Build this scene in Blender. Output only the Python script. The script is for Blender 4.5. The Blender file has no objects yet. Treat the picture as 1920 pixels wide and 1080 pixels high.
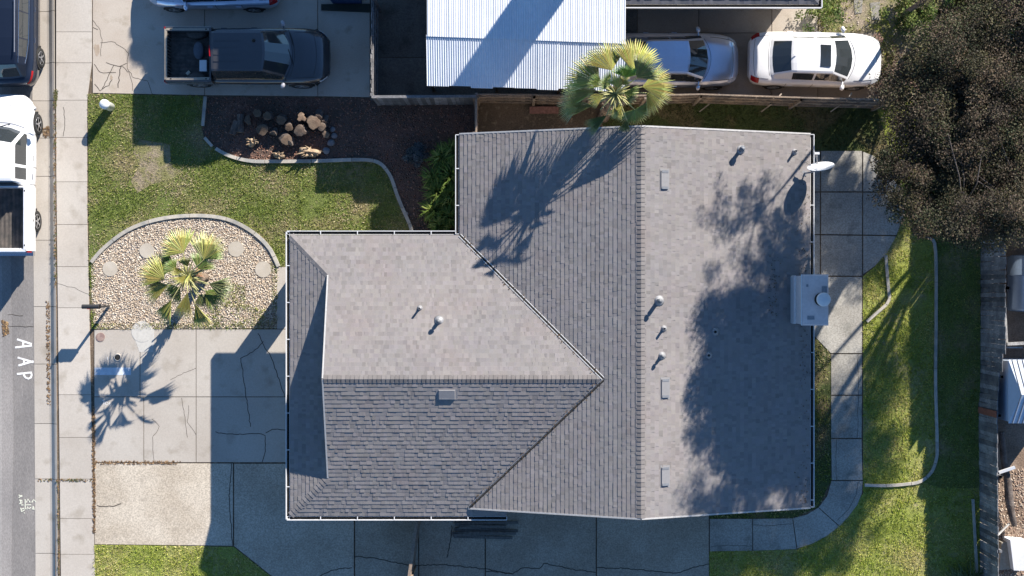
import bpy, math, random
import numpy as np
from mathutils import Vector, Matrix, Euler
R = math.radians
random.seed(7); rng = np.random.default_rng(11)
scene = bpy.context.scene
# ---------------------------------------------------------------- camera, light, exposure
H = 42.0                     # flying height of the camera, metres
PPM = 54.0                   # photo pixels per metre on the ground
cam_d = bpy.data.cameras.new('camera'); cam = bpy.data.objects.new('camera', cam_d)
scene.collection.objects.link(cam); scene.camera = cam
cam.location = (0, 0, H); cam.rotation_euler = (0, 0, 0)
cam_d.sensor_width = 36; cam_d.lens = 36*H/(1920/PPM); cam_d.clip_end = 2000; cam_d.clip_start = .5
SUN_EL, SUN_AZ = R(26), R(35.6)      # azimuth from +Y towards +X
world = bpy.data.worlds.new('World'); scene.world = world; world.use_nodes = True
wn = world.node_tree.nodes; bg = wn['Background']
sky = wn.new('ShaderNodeTexSky'); sky.sky_type = 'NISHITA'; sky.sun_disc = False
sky.sun_elevation = SUN_EL; sky.sun_rotation = SUN_AZ
sky.air_density = 1.0; sky.dust_density = .0; sky.ozone_density = 5.0
tint = wn.new('ShaderNodeMix'); tint.data_type = 'RGBA'; tint.blend_type = 'MULTIPLY'; tint.inputs[0].default_value = 1; tint.inputs[7].default_value = (.88, 1.0, 1.06, 1)
world.node_tree.links.new(sky.outputs[0], tint.inputs[6]); world.node_tree.links.new(tint.outputs[2], bg.inputs[0]); bg.inputs[1].default_value = .064
sd = bpy.data.lights.new('sun', 'SUN'); sun = bpy.data.objects.new('sun', sd); scene.collection.objects.link(sun)
sd.energy = 4.2; sd.angle = R(.5); sd.color = (1, .935, .845)
to_sun = Vector((math.sin(SUN_AZ)*math.cos(SUN_EL), math.cos(SUN_AZ)*math.cos(SUN_EL), math.sin(SUN_EL)))
sun.rotation_euler = to_sun.to_track_quat('Z', 'Y').to_euler(); sun.location = (60, 80, 60)
scene.view_settings.view_transform = 'Standard'; scene.view_settings.look = 'None'
scene.view_settings.exposure = 1.34; scene.view_settings.gamma = 1
# ---------------------------------------------------------------- helpers
def G(px, py, z=0.0):        # metres on the ground plan from a survey point of the photograph
    return Vector(((px-960)/PPM, (540-py)/PPM, z))
def V_(px, py, z):           # the same for a point that stands z above the ground
    k = (H-z)/H
    return Vector(((px-960)/PPM*k, (540-py)/PPM*k, z))
COL = scene.collection
OFF = {}
def tag(o, label=None, cat=None, group=None, kind=None):
    if label: o['label'] = label
    if cat: o['category'] = cat
    if group: o['group'] = group
    if kind: o['kind'] = kind
    return o
def thing(name, label, cat, loc=(0, 0, 0), group=None, world=True, rotz=0):
    o = bpy.data.objects.new(name, None); COL.objects.link(o); o.location = loc; o.rotation_euler = (0, 0, rotz)
    o.empty_display_size = .2
    OFF[o.name] = Vector(loc) if world else Vector((0, 0, 0))
    return tag(o, label, cat, group)
MATS = {}
def M(name, c, rough=.85, c2=None, s2=.5, th=(.4, .6), vary=.12, s1=12, bump=0, bs=60, metal=0, usecol=False, spec=.4, c3=None, s3=8, th3=(.55, .7), emit=None, coat=0, stretch=None, vgrain=0):
    """procedural material: base colour c, blotches of c2, specks of c3, fine tone variation and bump"""
    if name in MATS: return MATS[name]
    m = bpy.data.materials.new(name); m.use_nodes = True; nt = m.node_tree; N = nt.nodes; L = nt.links
    b = N['Principled BSDF']; b.inputs['Roughness'].default_value = rough; b.inputs['Metallic'].default_value = metal
    b.inputs['Specular IOR Level'].default_value = spec; b.inputs['Coat Weight'].default_value = coat
    tc = N.new('ShaderNodeTexCoord'); src = tc.outputs['Object']
    if stretch:
        mp = N.new('ShaderNodeMapping'); mp.inputs['Scale'].default_value = stretch; L.new(src, mp.inputs[0]); src = mp.outputs[0]
    def noise(scale, det=4):
        n = N.new('ShaderNodeTexNoise'); n.inputs['Scale'].default_value = scale; n.inputs['Detail'].default_value = det
        L.new(src, n.inputs['Vector']); return n.outputs['Fac']
    def ramp(f, a, bb, va, vb):
        r = N.new('ShaderNodeMapRange'); r.inputs[1].default_value = a; r.inputs[2].default_value = bb
        r.inputs[3].default_value = va; r.inputs[4].default_value = vb; L.new(f, r.inputs[0]); return r.outputs[0]
    def mix(f, x, y, mode='MIX'):
        n = N.new('ShaderNodeMix'); n.data_type = 'RGBA'; n.blend_type = mode
        if isinstance(f, float): n.inputs[0].default_value = f
        else: L.new(f, n.inputs[0])
        for i, v in ((6, x), (7, y)):
            if isinstance(v, tuple): n.inputs[i].default_value = (*v, 1)
            else: L.new(v, n.inputs[i])
        return n.outputs[2]
    cur = c
    if c2: cur = mix(ramp(noise(s2), th[0], th[1], 0, 1), cur, c2)
    if c3: cur = mix(ramp(noise(s3), th3[0], th3[1], 0, 1), cur, c3)
    if vary:
        v = ramp(noise(s1, 6), .3, .7, 1-vary, 1+vary)
        cc = N.new('ShaderNodeCombineColor'); [L.new(v, cc.inputs[i]) for i in range(3)]
        cur = mix(1.0, cur, cc.outputs[0], 'MULTIPLY')
    if usecol:
        a = N.new('ShaderNodeAttribute'); a.attribute_name = 'Col'
        cur = mix(1.0, cur, a.outputs['Color'], 'MULTIPLY')
    if isinstance(cur, tuple): b.inputs['Base Color'].default_value = (*cur, 1)
    else: L.new(cur, b.inputs['Base Color'])
    if bump:
        bn = N.new('ShaderNodeBump'); bn.inputs['Strength'].default_value = 1; bn.inputs['Distance'].default_value = bump
        L.new(noise(bs, 3), bn.inputs['Height']); L.new(bn.outputs[0], b.inputs['Normal'])
    if emit: b.inputs['Emission Color'].default_value = (*emit, 1); b.inputs['Emission Strength'].default_value = 1
    MATS[name] = m; return m
def link_mesh(name, me, parent=None, label=None, cat=None, group=None, kind=None):
    o = bpy.data.objects.new(name, me); COL.objects.link(o)
    if parent is not None: o.parent = parent; OFF[o.name] = OFF.get(parent.name, Vector((0, 0, 0)))
    return tag(o, label, cat, group, kind)
class MB:
    def __init__(s): s.v = []; s.f = []; s.m = []; s.c = []; s.sm = []; s.mats = []
    def mi(s, mat):
        if mat not in s.mats: s.mats.append(mat)
        return s.mats.index(mat)
    def add(s, vs, fs, mat, col=1.0, smooth=False):
        o = len(s.v); s.v += [tuple(v) for v in vs]; i = s.mi(mat)
        if not isinstance(col, tuple): col = (col, col, col)
        for f in fs: s.f.append(tuple(o+k for k in f)); s.m.append(i); s.c.append(col); s.sm.append(smooth)
        return s
    def prism(s, poly, z0, z1, mat, col=1.0, bottom=True):
        """poly: list of (x,y); z1 may be a function of (x,y)"""
        n = len(poly)
        a = sum(poly[i][0]*poly[(i+1) % n][1]-poly[(i+1) % n][0]*poly[i][1] for i in range(n))
        if a < 0: poly = poly[::-1]
        f1 = z1 if callable(z1) else (lambda x, y: z1); f0 = z0 if callable(z0) else (lambda x, y: z0)
        vs = [(p[0], p[1], f0(p[0], p[1])) for p in poly]+[(p[0], p[1], f1(p[0], p[1])) for p in poly]
        fs = [tuple(range(n, 2*n))]+[(i, (i+1) % n, n+(i+1) % n, n+i) for i in range(n)]
        if bottom: fs.append(tuple(range(n-1, -1, -1)))
        return s.add(vs, fs, mat, col)
    def box(s, c, size, mat, rot=None, col=1.0, taper=1.0):
        x, y, z = size[0]/2, size[1]/2, size[2]/2; t = taper
        vs = [Vector(p) for p in ((-x, -y, -z), (x, -y, -z), (x, y, -z), (-x, y, -z), (-x*t, -y*t, z), (x*t, -y*t, z), (x*t, y*t, z), (-x*t, y*t, z))]
        if rot is not None: vs = [rot @ v for v in vs]
        c = Vector(c)
        return s.add([v+c for v in vs], [(0, 3, 2, 1), (4, 5, 6, 7), (0, 1, 5, 4), (1, 2, 6, 5), (2, 3, 7, 6), (3, 0, 4, 7)], mat, col)
    def beam(s, a, b, w, h, mat, col=1.0):
        a, b = Vector(a), Vector(b); d = b-a; q = d.to_track_quat('X', 'Z').to_matrix()
        return s.box((a+b)/2, (d.length, w, h), mat, q, col)
    def tube(s, pts, rad, mat, n=8, cap=True, col=1.0, smooth=True):
        pts = [Vector(p) for p in pts]; k = len(pts)
        rad = rad if isinstance(rad, (list, tuple)) else [rad]*k
        vs = []
        for i, p in enumerate(pts):
            d = (pts[min(i+1, k-1)]-pts[max(i-1, 0)]); d = d.normalized() if d.length > 1e-9 else Vector((0, 0, 1))
            u = d.cross(Vector((0, 0, 1))); u = u.normalized() if u.length > 1e-3 else Vector((1, 0, 0)); w = u.cross(d)
            for j in range(n):
                a = 2*math.pi*j/n; vs.append(p+(u*math.cos(a)+w*math.sin(a))*rad[i])
        fs = [(i*n+j, i*n+(j+1) % n, (i+1)*n+(j+1) % n, (i+1)*n+j) for i in range(k-1) for j in range(n)]
        s.add(vs, fs, mat, col, smooth)
        if cap: s.add(vs[:n], [tuple(range(n-1, -1, -1))], mat, col); s.add(vs[-n:], [tuple(range(n))], mat, col)
        return s
    def lathe(s, prof, c, mat, n=20, col=1.0, smooth=True, rot=None):
        c = Vector(c); vs = []
        for r, z in prof:
            for j in range(n):
                a = 2*math.pi*j/n; v = Vector((r*math.cos(a), r*math.sin(a), z)); v = rot @ v if rot is not None else v; vs.append(v+c)
        fs = [(i*n+j, i*n+(j+1) % n, (i+1)*n+(j+1) % n, (i+1)*n+j) for i in range(len(prof)-1) for j in range(n)]
        if prof[0][0] > 1e-4: fs.append(tuple(range(n-1, -1, -1)))
        if prof[-1][0] > 1e-4: fs.append(tuple((len(prof)-1)*n+j for j in range(n)))
        return s.add(vs, fs, mat, col, smooth)
    def strip(s, pts, w, z, mat, col=1.0):
        """flat strip along a polyline of (x,y)"""
        pts = [Vector((p[0], p[1])) for p in pts]; L_ = []; R_ = []
        for i, p in enumerate(pts):
            d = pts[min(i+1, len(pts)-1)]-pts[max(i-1, 0)]; d.normalize(); nrm = Vector((-d.y, d.x))
            ww = w[i] if isinstance(w, list) else w
            L_.append(p+nrm*ww/2); R_.append(p-nrm*ww/2)
        n = len(pts); vs = [(p.x, p.y, z) for p in L_]+[(p.x, p.y, z) for p in R_]
        return s.add(vs, [(n+i, n+i+1, i+1, i) for i in range(n-1)], mat, col)
    def wall(s, pts, w, z0, z1, mat, col=1.0):
        """upright band along a polyline of (x,y), thickness w"""
        for a, b in zip(pts[:-1], pts[1:]):
            a = Vector(a[:2]); b = Vector(b[:2]); d = (b-a).normalized(); nn = Vector((-d.y, d.x))*w/2
            s.prism([tuple(a+nn), tuple(a-nn), tuple(b-nn), tuple(b+nn)], z0, z1, mat, col)
        return s
    def mesh(s, name, off=Vector((0, 0, 0))):
        me = bpy.data.meshes.new(name); v = np.array(s.v, dtype=np.float64)-np.array(off)
        me.from_pydata(v.tolist(), [], s.f)
        for m in s.mats: me.materials.append(m)
        me.polygons.foreach_set('material_index', s.m); me.polygons.foreach_set('use_smooth', s.sm)
        at = me.color_attributes.new('Col', 'FLOAT_COLOR', 'CORNER'); n = [len(f) for f in s.f]
        c = np.ones((sum(n), 4), np.float32); c[:, :3] = np.repeat(np.array(s.c, np.float32), n, axis=0)
        at.data.foreach_set('color', c.ravel()); me.update(); return me
    def build(s, name, parent=None, label=None, cat=None, group=None, kind=None):
        off = OFF.get(parent.name, Vector((0, 0, 0))) if parent is not None else Vector((0, 0, 0))
        return link_mesh(name, s.mesh(name, off), parent, label, cat, group, kind)
    def split(s, name, parent):
        """every connected piece becomes a part of its own"""
        p = list(range(len(s.v)))
        def find(i):
            while p[i] != i: p[i] = p[p[i]]; i = p[i]
            return i
        key = {}
        for i, v in enumerate(s.v):
            k = (round(v[0], 4), round(v[1], 4), round(v[2], 4)); p[find(i)] = find(key.setdefault(k, i))
        for f in s.f:
            for k in f[1:]: p[find(k)] = find(f[0])
        out = {}
        for j, f in enumerate(s.f):
            r = find(f[0]); b = out.setdefault(r, MB()); b.add([s.v[k] for k in f], [tuple(range(len(f)))], s.mats[s.m[j]], s.c[j], s.sm[j])
        for b in out.values(): b.build(name, parent)
def np_mesh(name, verts, faces, mat, cols, parent=None, label=None, cat=None, group=None, kind=None, smooth=False):
    """verts (N,3), faces (F,k) one size, cols (F,3)"""
    me = bpy.data.meshes.new(name); F, k = faces.shape
    if parent is not None: verts = verts-np.array(OFF.get(parent.name, Vector((0, 0, 0))))
    me.vertices.add(len(verts)); me.vertices.foreach_set('co', verts.astype(np.float32).ravel())
    me.loops.add(F*k); me.loops.foreach_set('vertex_index', faces.astype(np.int32).ravel())
    me.polygons.add(F); me.polygons.foreach_set('loop_start', np.arange(0, F*k, k, dtype=np.int32))
    me.polygons.foreach_set('loop_total', np.full(F, k, np.int32)); me.materials.append(mat)
    if smooth: me.polygons.foreach_set('use_smooth', np.ones(F, bool))
    at = me.color_attributes.new('Col', 'FLOAT_COLOR', 'CORNER'); c = np.ones((F*k, 4), np.float32); c[:, :3] = np.repeat(cols, k, axis=0)
    at.data.foreach_set('color', c.ravel()); me.update(calc_edges=True)
    return link_mesh(name, me, parent, label, cat, group, kind)
def inpoly(x, y, poly):
    r = np.zeros(len(x), bool); n = len(poly)
    for i in range(n):
        x1, y1 = poly[i][:2]; x2, y2 = poly[(i+1) % n][:2]
        if y1 == y2: continue
        c = ((y1 > y) != (y2 > y)) & (x < (x2-x1)*(y-y1)/(y2-y1)+x1); r ^= c
    return r
def scatter(poly, dens, excl=()):
    P = np.array([p[:2] for p in poly]); a, b = P.min(0), P.max(0); n = int((b-a).prod()*dens)
    x = rng.uniform(a[0], b[0], n); y = rng.uniform(a[1], b[1], n); k = inpoly(x, y, poly)
    for e in excl: k &= ~inpoly(x, y, e)
    return x[k], y[k]
def leafy(m, amt=.35):
    nt = m.node_tree; N = nt.nodes; b = N['Principled BSDF']; t = N.new('ShaderNodeBsdfTranslucent'); x = N.new('ShaderNodeMixShader'); x.inputs[0].default_value = amt
    nt.links.new(b.inputs['Base Color'].links[0].from_socket, t.inputs[0]); nt.links.new(b.outputs[0], x.inputs[1]); nt.links.new(t.outputs[0], x.inputs[2]); nt.links.new(x.outputs[0], N['Material Output'].inputs[0]); return m
def GP(pts): return [tuple(G(*p)[:2]) for p in pts]
def smoothline(pts, n=6):
    """Catmull-Rom through (x,y) points"""
    P = [Vector((p[0], p[1])) for p in pts]; out = []
    for i in range(len(P)-1):
        p0, p1, p2, p3 = P[max(i-1, 0)], P[i], P[i+1], P[min(i+2, len(P)-1)]
        for j in range(n):
            t = j/n; out.append(tuple(.5*((2*p1)+(p2-p0)*t+(2*p0-5*p1+4*p2-p3)*t*t+(3*p1-p0-3*p2+p3)*t**3)))
    out.append(tuple(P[-1])); return out
def jag(pts, amp=.04, step=.12):
    """a cracked line: jittered points along a polyline"""
    out = []
    for a, b in zip(pts[:-1], pts[1:]):
        a = Vector(a[:2]); b = Vector(b[:2]); n = max(1, int((b-a).length/step))
        for i in range(n): out.append(tuple(a.lerp(b, i/n)+Vector((random.uniform(-amp, amp), random.uniform(-amp, amp)))))
    out.append(tuple(pts[-1][:2])); return out
# ---------------------------------------------------------------- materials
concrete = M('concrete', (.41, .365, .315), .9, (.465, .425, .375), .45, (.35, .65), .07, 22, .0015, 90, usecol=True, c3=(.30, .26, .21), s3=1.7, th3=(.56, .82))
old_conc = M('old_concrete', (.40, .34, .28), .92, (.46, .41, .35), .7, (.35, .65), .09, 30, .002, 90, usecol=True, c3=(.33, .28, .22), s3=2.2, th3=(.58, .75))
aggregate = M('exposed_aggregate', (.41, .35, .275), .95, (.48, .42, .34), .8, (.4, .6), .30, 22, .004, 55, usecol=True, c3=(.36, .31, .25), s3=2, th3=(.6, .8))
darkagg = M('weathered_concrete', (.32, .30, .265), .95, (.38, .36, .32), .8, (.4, .6), .28, 22, .004, 55, usecol=True, c3=(.20, .195, .17), s3=1.5, th3=(.55, .75))
asphalt = M('asphalt', (.22, .205, .195), .95, (.27, .25, .235), .9, (.4, .6), .2, 40, .004, 70, usecol=True, stretch=(1, .35, 1))
soil = M('soil', (.16, .115, .08), 1, (.11, .085, .06), .9, (.4, .6), .3, 20, .02, 25, c3=(.25, .19, .13), s3=6)
mulch_m = M('mulch', (.15, .085, .065), 1, (.085, .065, .05), .8, (.4, .6), .4, 30, .03, 30, c3=(.2, .12, .09), s3=9)
turf = M('turf', (.13, .16, .04), 1, (.24, .20, .10), .8, (.48, .68), .35, 22, .03, 35, c3=(.25, .2, .12), s3=2.2, th3=(.62, .78))
turfdark = M('turf_shade_tinted', (.07, .09, .028), 1, (.15, .12, .06), .9, (.5, .65), .35, 22, .03, 35)  # darker copy of the turf, yard shade put into its colour
blade = leafy(M('grass_blade', (1, 1, 1), .65, vary=0, usecol=True, spec=.3), .4)
pebble = M('pebble', (1, 1, 1), .8, vary=.1, usecol=True)
joint = M('joint_dirt', (.05, .045, .035), 1, (.12, .09, .05), 3)
crackm = M('crack', (.07, .06, .05), 1)
white_p = M('white_road_paint', (.78, .77, .75), .7, (.6, .58, .56), 6, (.5, .7))
gravelbase = M('gravel_bed', (.38, .30, .22), 1, (.42, .36, .31), 3, (.4, .6), .4, 45, .02, 45)
shingle = M('asphalt_shingle', (.218, .203, .200), .95, (.245, .222, .212), .35, (.35, .65), .09, 60, .0015, 220, usecol=True, c3=(.226, .199, .192), s3=.9, th3=(.52, .75))
white_m = M('white_metal', (.7, .7, .7), .35, spec=.5, vary=.03)
galv = M('galvanised_metal', (.30, .30, .31), .55, metal=.3, vary=.15)
darkm = M('debris_and_shade', (.03, .028, .025), 1)  # gutter debris; also paints the shade in pipe holes and under the flue cap
stucco = M('stucco', (.5, .46, .4), .95, (.44, .4, .35), 1, bump=.004)
wood_old = M('weathered_wood', (.20, .165, .135), .9, (.28, .24, .2), 2, (.4, .6), .25, 14, .004, 40, stretch=(1, 1, .15))
wood_brown = M('brown_wood', (.20, .12, .075), .9, (.27, .18, .12), 2, (.4, .6), .25, 14, .004, 40)
wood_grey = M('grey_wood', (.27, .26, .25), .9, (.36, .35, .33), 2, (.4, .6), .25, 14, .004, 40)
bark = M('bark', (.09, .07, .06), 1, (.15, .125, .11), 4, (.4, .6), .3, 20, .02, 18)
cutwood = M('cut_wood', (.33, .235, .16), .9, (.24, .16, .11), 5, (.4, .65), .25, 30, .004, 40, usecol=True)
rubber = M('rubber', (.02, .02, .02), .8)
glass = M('dark_glass', (.03, .036, .04), .04, spec=.9, vary=0, coat=.5)
chrome = M('chrome', (.7, .7, .72), .15, metal=1, vary=0)
alloy = M('alloy', (.6, .6, .62), .3, metal=.8, vary=0)
# ---------------------------------------------------------------- ground, street, paving
b = MB(); b.add([(-400, -400, -.16), (400, -400, -.16), (400, 400, -.16), (-400, 400, -.16)], [(0, 1, 2, 3)], soil); b.build('ground', kind='structure')
X0 = G(104, 0).x
b = MB(); b.prism([(X0, -120), (150, -120), (150, 120), (X0, 120)], -.155, 0, soil, bottom=False); b.build('yard_soil', kind='structure')
b = MB(); b.prism([(-150, -120), (-29, -120), (-29, 120), (-150, 120)], -.155, 0, turfdark, bottom=False); b.build('far_side_verge', kind='structure')
# street: lane, older lane strip further left, patch line
b = MB()
b.prism([(-28, -120), (G(68, 0).x, -120), (G(68, 0).x, G(0, 900).y), (G(61, 0).x, G(0, 480).y), (G(58, 0).x, 30), (G(58, 0).x, 120), (-28, 120)], -.15, -.135, asphalt, .9)
b.strip([(G(4, 0).x, -60), (G(4, 0).x, -9), (G(8, 0).x, -5), (G(3, 0).x, 0), (G(3, 0).x, 60)], .55, -.1315, asphalt, 1.1)
b.strip([(G(-9, 0).x, -60), (G(-9, 0).x, 60)], .35, -.1308, asphalt, 1.25)
for yy, x1 in ((611, 60), (590, 40)): b.strip(jag(GP([(12, yy), (x1, yy+2)]), .02), .02, -.1305, crackm)
b.strip(jag(GP([(38, 718), (40, 748)]), .01), .012, -.130, asphalt, 1.6)
b.build('street', kind='structure')
stain = M('oil_stain', (.05, .05, .05), .9)
# gutter pan and rolled kerb
b = MB()
ys = [-60, G(0, 1039).y, G(0, 899).y, G(0, 795).y, G(0, 683).y, G(0, 575).y, G(0, 450).y, G(0, 330).y, G(0, 258).y, G(0, 188).y, G(0, 117).y, G(0, 20).y, 60]
def gx(px, y):       # the kerb line is not quite parallel to the photograph's edge
    py = 540-y*PPM
    return G(px+4*(max(-200, min(1400, py))-480)/600, 0).x
for y0, y1 in zip(ys[:-1], ys[1:]):
    t = random.uniform(.93, 1.05); g = .008
    a, c = y0+g, y1-g
    prof = [(60, -.125), (88, -.135), (92, -.12), (100, -.01), (104.5, .025), (104.5, -.15)]
    vs = [(gx(px, yy), yy, z) for yy in (a, c) for px, z in prof]; n = len(prof)
    b.add(vs, [(i, i+1, n+i+1, n+i) for i in range(n-1)], concrete, t)
b.build('kerb', kind='structure')
def panel(b, pts, mat, col=None, z=.03, gap=.012, z0=-.002):
    P = [Vector(p) for p in pts]; c = sum(P, Vector((0, 0)))/len(P)
    Q = []
    n = len(P); A = sum(P[i].x*P[(i+1) % n].y-P[(i+1) % n].x*P[i].y for i in range(n))
    if A < 0: P = P[::-1]
    for i in range(n):
        d1 = (P[i]-P[i-1]).normalized(); d2 = (P[(i+1) % n]-P[i]).normalized()
        n1 = Vector((-d1.y, d1.x)); n2 = Vector((-d2.y, d2.x)); m = (n1+n2); m = m/max(.3, m.dot(n1))
        Q.append(tuple(P[i]+m*gap))
    b.prism(Q, z0, z, mat, col if col is not None else random.uniform(.94, 1.04), bottom=False)
# pavement beside the street
b = MB(); js = [-900, -500, -150, -60, -5, 60, 118, 188, 258, 341, 421, 500, 577, 740, 820, 898, 972, 1039, 1100, 1250, 1600, 2200]
def swl(y): return 105.5+(y-300)*.0115*(y > 300)
def swr(y): return 173 if y < 175 else (164 if y < 400 else 164+(y-400)*.0215)
for y0, y1 in zip(js[:-1], js[1:]):
    t = random.uniform(1.0, 1.1)*(1.12 if 577 <= y0 < 740 else 1)
    panel(b, GP([(swl(y0), y0), (swr(y0+1), y0), (swr(y1-1), y1), (swl(y1), y1)]), concrete, t, .028, .007)
b.strip(jag(GP([(108, 532), (140, 540), (168, 552)]), .02), .012, .0305, crackm)
b.strip(jag(GP([(120, 200), (122, 230), (119, 256)]), .02), .02, .0305, crackm)
b.build('pavement', kind='structure')
# neighbour's driveway at the top
b = MB()
for p in ([(174, 175), (384, 179), (384, -30), (174, -30)], [(384, 179), (596, 181), (596, -30), (384, -30)], [(596, 181), (694, 183), (694, -30), (596, -30)],
          [(174, -30), (384, -30), (384, -240), (174, -240)], [(384, -30), (560, -30), (560, -240), (384, -240)]):
    panel(b, GP(p), old_conc, random.uniform(1.0, 1.08))
zz = .0325
for c in ([(175, 38), (186, 52), (191, 75), (190, 106)], [(190, 80), (210, 77), (225, 86), (243, 100), (238, 118), (240, 128), (248, 144), (276, 153), (288, 178)],
          [(200, 118), (214, 124), (226, 124), (238, 119)], [(210, 150), (204, 160), (188, 170), (178, 158)], [(226, 126), (224, 145), (222, 165)], [(240, 130), (246, 145), (249, 170)],
          [(178, 120), (188, 136), (200, 138), (218, 136)], [(226, 125), (232, 124), (240, 136)], [(214, 122), (206, 140), (192, 166)], [(175, 52), (184, 56)]):
    b.strip(jag(GP(c), .025, .1), random.uniform(.012, .03), zz, crackm)
rustd = M('dry_patch', (.36, .29, .22), 1, (.40, .32, .25), 9)
for x, y, r in ((182, 94, .2), (209, 146, .09)):
    b.prism([(G(x, y).x+r*.6*math.cos(a)*random.uniform(.6, 1.2), G(x, y).y+r*math.sin(a)*random.uniform(.7, 1.2)) for a in [k*math.pi/6 for k in range(12)]], .03, zz+.0012, rustd, bottom=False)
b.build('neighbour_driveway', kind='structure')
# neighbour's side yard: concrete by the house, brown asphalt under the cars
b = MB()
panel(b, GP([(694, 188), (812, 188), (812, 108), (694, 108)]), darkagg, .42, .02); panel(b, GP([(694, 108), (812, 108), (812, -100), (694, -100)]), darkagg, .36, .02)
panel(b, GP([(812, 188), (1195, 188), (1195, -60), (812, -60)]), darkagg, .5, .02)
for x0, x1 in ((1195, 1310), (1310, 1447), (1447, 1533)):
    panel(b, GP([(x0, 62), (x1, 62), (x1, -40), (x0, -40)]), old_conc, random.uniform(.8, .9), .02)
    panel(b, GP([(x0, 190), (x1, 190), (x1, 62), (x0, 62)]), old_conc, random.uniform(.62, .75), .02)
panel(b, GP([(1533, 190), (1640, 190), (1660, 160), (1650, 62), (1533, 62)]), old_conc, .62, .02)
panel(b, GP([(1447, 62), (1533, 62), (1533, 15), (1447, 15)]), old_conc, 1.0, .022)
for c in ([(1440, 160), (1445, 175), (1442, 188)], [(1450, 158), (1470, 165), (1490, 158)], [(1300, 140), (1350, 142), (1385, 140)]): b.strip(jag(GP(c), .03), .02, .0235, crackm)
b.build('side_yard_paving', kind='structure')
b = MB(); panel(b, GP([(1595, 0), (1622, 0), (1622, -60), (1590, -60)]), darkagg, 1.0, .03)
panel(b, GP([(1600, 0), (1618, 0), (1616, 25), (1602, 27)]), darkagg, .8, .03)
panel(b, GP([(1630, 5), (1650, 3), (1649, 38), (1634, 38)]), darkagg, .8, .03)
b.build('path_slabs', kind='structure')
# own driveway
b = MB()
cc = [([(177, 618), (263, 617), (263, 744), (177, 744)], 1), ([(263, 617), (368, 617), (368, 744), (263, 744)], 1), ([(368, 617), (520, 617), (600, 617), (600, 744), (368, 744)], .98),
      ([(177, 744), (270, 744), (270, 867), (177, 867)], .97), ([(270, 744), (368, 744), (368, 867), (270, 867)], .98), ([(368, 744), (600, 744), (600, 867), (368, 867)], .96)]
for p, t in cc: panel(b, GP(p), concrete, t, gap=.012)
panel(b, GP([(177, 867), (438, 868), (438, 1024), (177, 1021)]), aggregate, 1.05, gap=.02)
panel(b, GP([(438, 868), (665, 868), (665, 1110), (545, 1110), (438, 1024)]), aggregate, .95, gap=.028)
for x0, x1 in ((665, 785), (785, 910), (910, 1118), (1118, 1330)): panel(b, GP([(x0, 868), (x1, 868), (x1, 1110), (x0, 1110)]), aggregate, random.uniform(.72, .86), gap=.022)
zz = .0325
for c in ([(340, 745), (345, 770), (350, 800), (352, 820)], [(368, 690), (345, 700), (320, 712)], [(290, 866), (286, 820), (300, 800), (285, 785)], [(355, 760), (352, 790), (368, 815)], [(484, 624), (495, 648), (508, 668), (520, 700), (534, 745)],
          [(452, 672), (475, 660), (494, 640)], [(405, 810), (432, 814), (455, 814), (480, 812), (498, 816), (497, 846), (492, 866)], [(498, 812), (510, 804), (538, 806)], [(452, 672), (462, 744), (470, 800)],
          [(665, 1043), (700, 1046), (730, 1052), (775, 1060), (830, 1058), (905, 1066), (960, 1075)], [(910, 1070), (960, 1075), (980, 1064), (1010, 1066), (1020, 1056), (1080, 1068), (1118, 1073)],
          [(1118, 1064), (1165, 1065), (1200, 1068), (1240, 1072), (1270, 1074), (1300, 1063), (1330, 1057)], [(600, 1080), (625, 1068), (660, 1064)], [(848, 985), (846, 1010), (838, 1045)], [(434, 868), (430, 940), (437, 1024)], [(182, 948), (215, 950), (228, 944)]):
    b.strip(jag(GP(c), .02, .1), (.026 if c[0][0] > 400 else .014) if c[0][1] < 870 else .032, zz, crackm)
# utility lids, paint and patches lying in the concrete
cover = M('rusty_iron', (.27, .18, .16), .8, (.33, .24, .2), 8)
def disc(b, px, py, r, z0, z1, mat, n=20, col=1.0, wob=0):
    c = G(px, py); b.prism([(c.x+r*(1+random.uniform(-wob, wob))*math.cos(k*2*math.pi/n), c.y+r*(1+random.uniform(-wob, wob))*math.sin(k*2*math.pi/n)) for k in range(n)], z0, z1, mat, col, bottom=False)
bluep = M('pale_paint', (.62, .66, .72), .7, (.55, .6, .66), 4)
b.prism(GP([(178, 689), (246, 689), (246, 703), (178, 703)]), .03, .0335, bluep, bottom=False)
b.prism(GP([(247, 617), (290, 617), (288, 660), (262, 660)]), .03, .0331, M('fresh_concrete', (.50, .48, .44), .8, vary=.08), bottom=False)
for c in ([(192, 750), (196, 752), (195, 758)], [(197, 756), (201, 753), (204, 757), (200, 759), (197, 756)], [(206, 754), (207, 761)], [(202, 669), (202, 675)]): b.strip(GP(c), .02, .0335, white_p)
b.build('driveway', kind='structure')
b = MB(); disc(b, 189, 632, .155, .03, .045, cover, 24); disc(b, 189, 632, .125, .045, .0485, cover, 24, .8)
b.build('utility_cover', label='round rusty brown utility cover near the driveway corner by the pavement', cat='utility cover')
b = MB(); c = G(221, 670); b.lathe([(.095, 0), (.095, .045), (.135, .045), (.135, .0), (.145, .0)], (c.x, c.y, 0), concrete, 24, 1.15); b.prism([(c.x+.094*math.cos(k*.2618), c.y+.094*math.sin(k*.2618)) for k in range(24)], .0, .036, darkm, bottom=False)  # dark disc paints the shade down the hole
b.build('cleanout_ring', label='pale concrete ring round a small black pipe hole in the driveway', cat='drain cover')
b = MB(); disc(b, 267, 622, .37, .03, .0365, M('pale_lid', (.50, .48, .44), .8, vary=.1), 28); disc(b, 267, 622, .35, .0365, .0385, MATS['pale_lid'], 28, 1.05)
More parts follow.
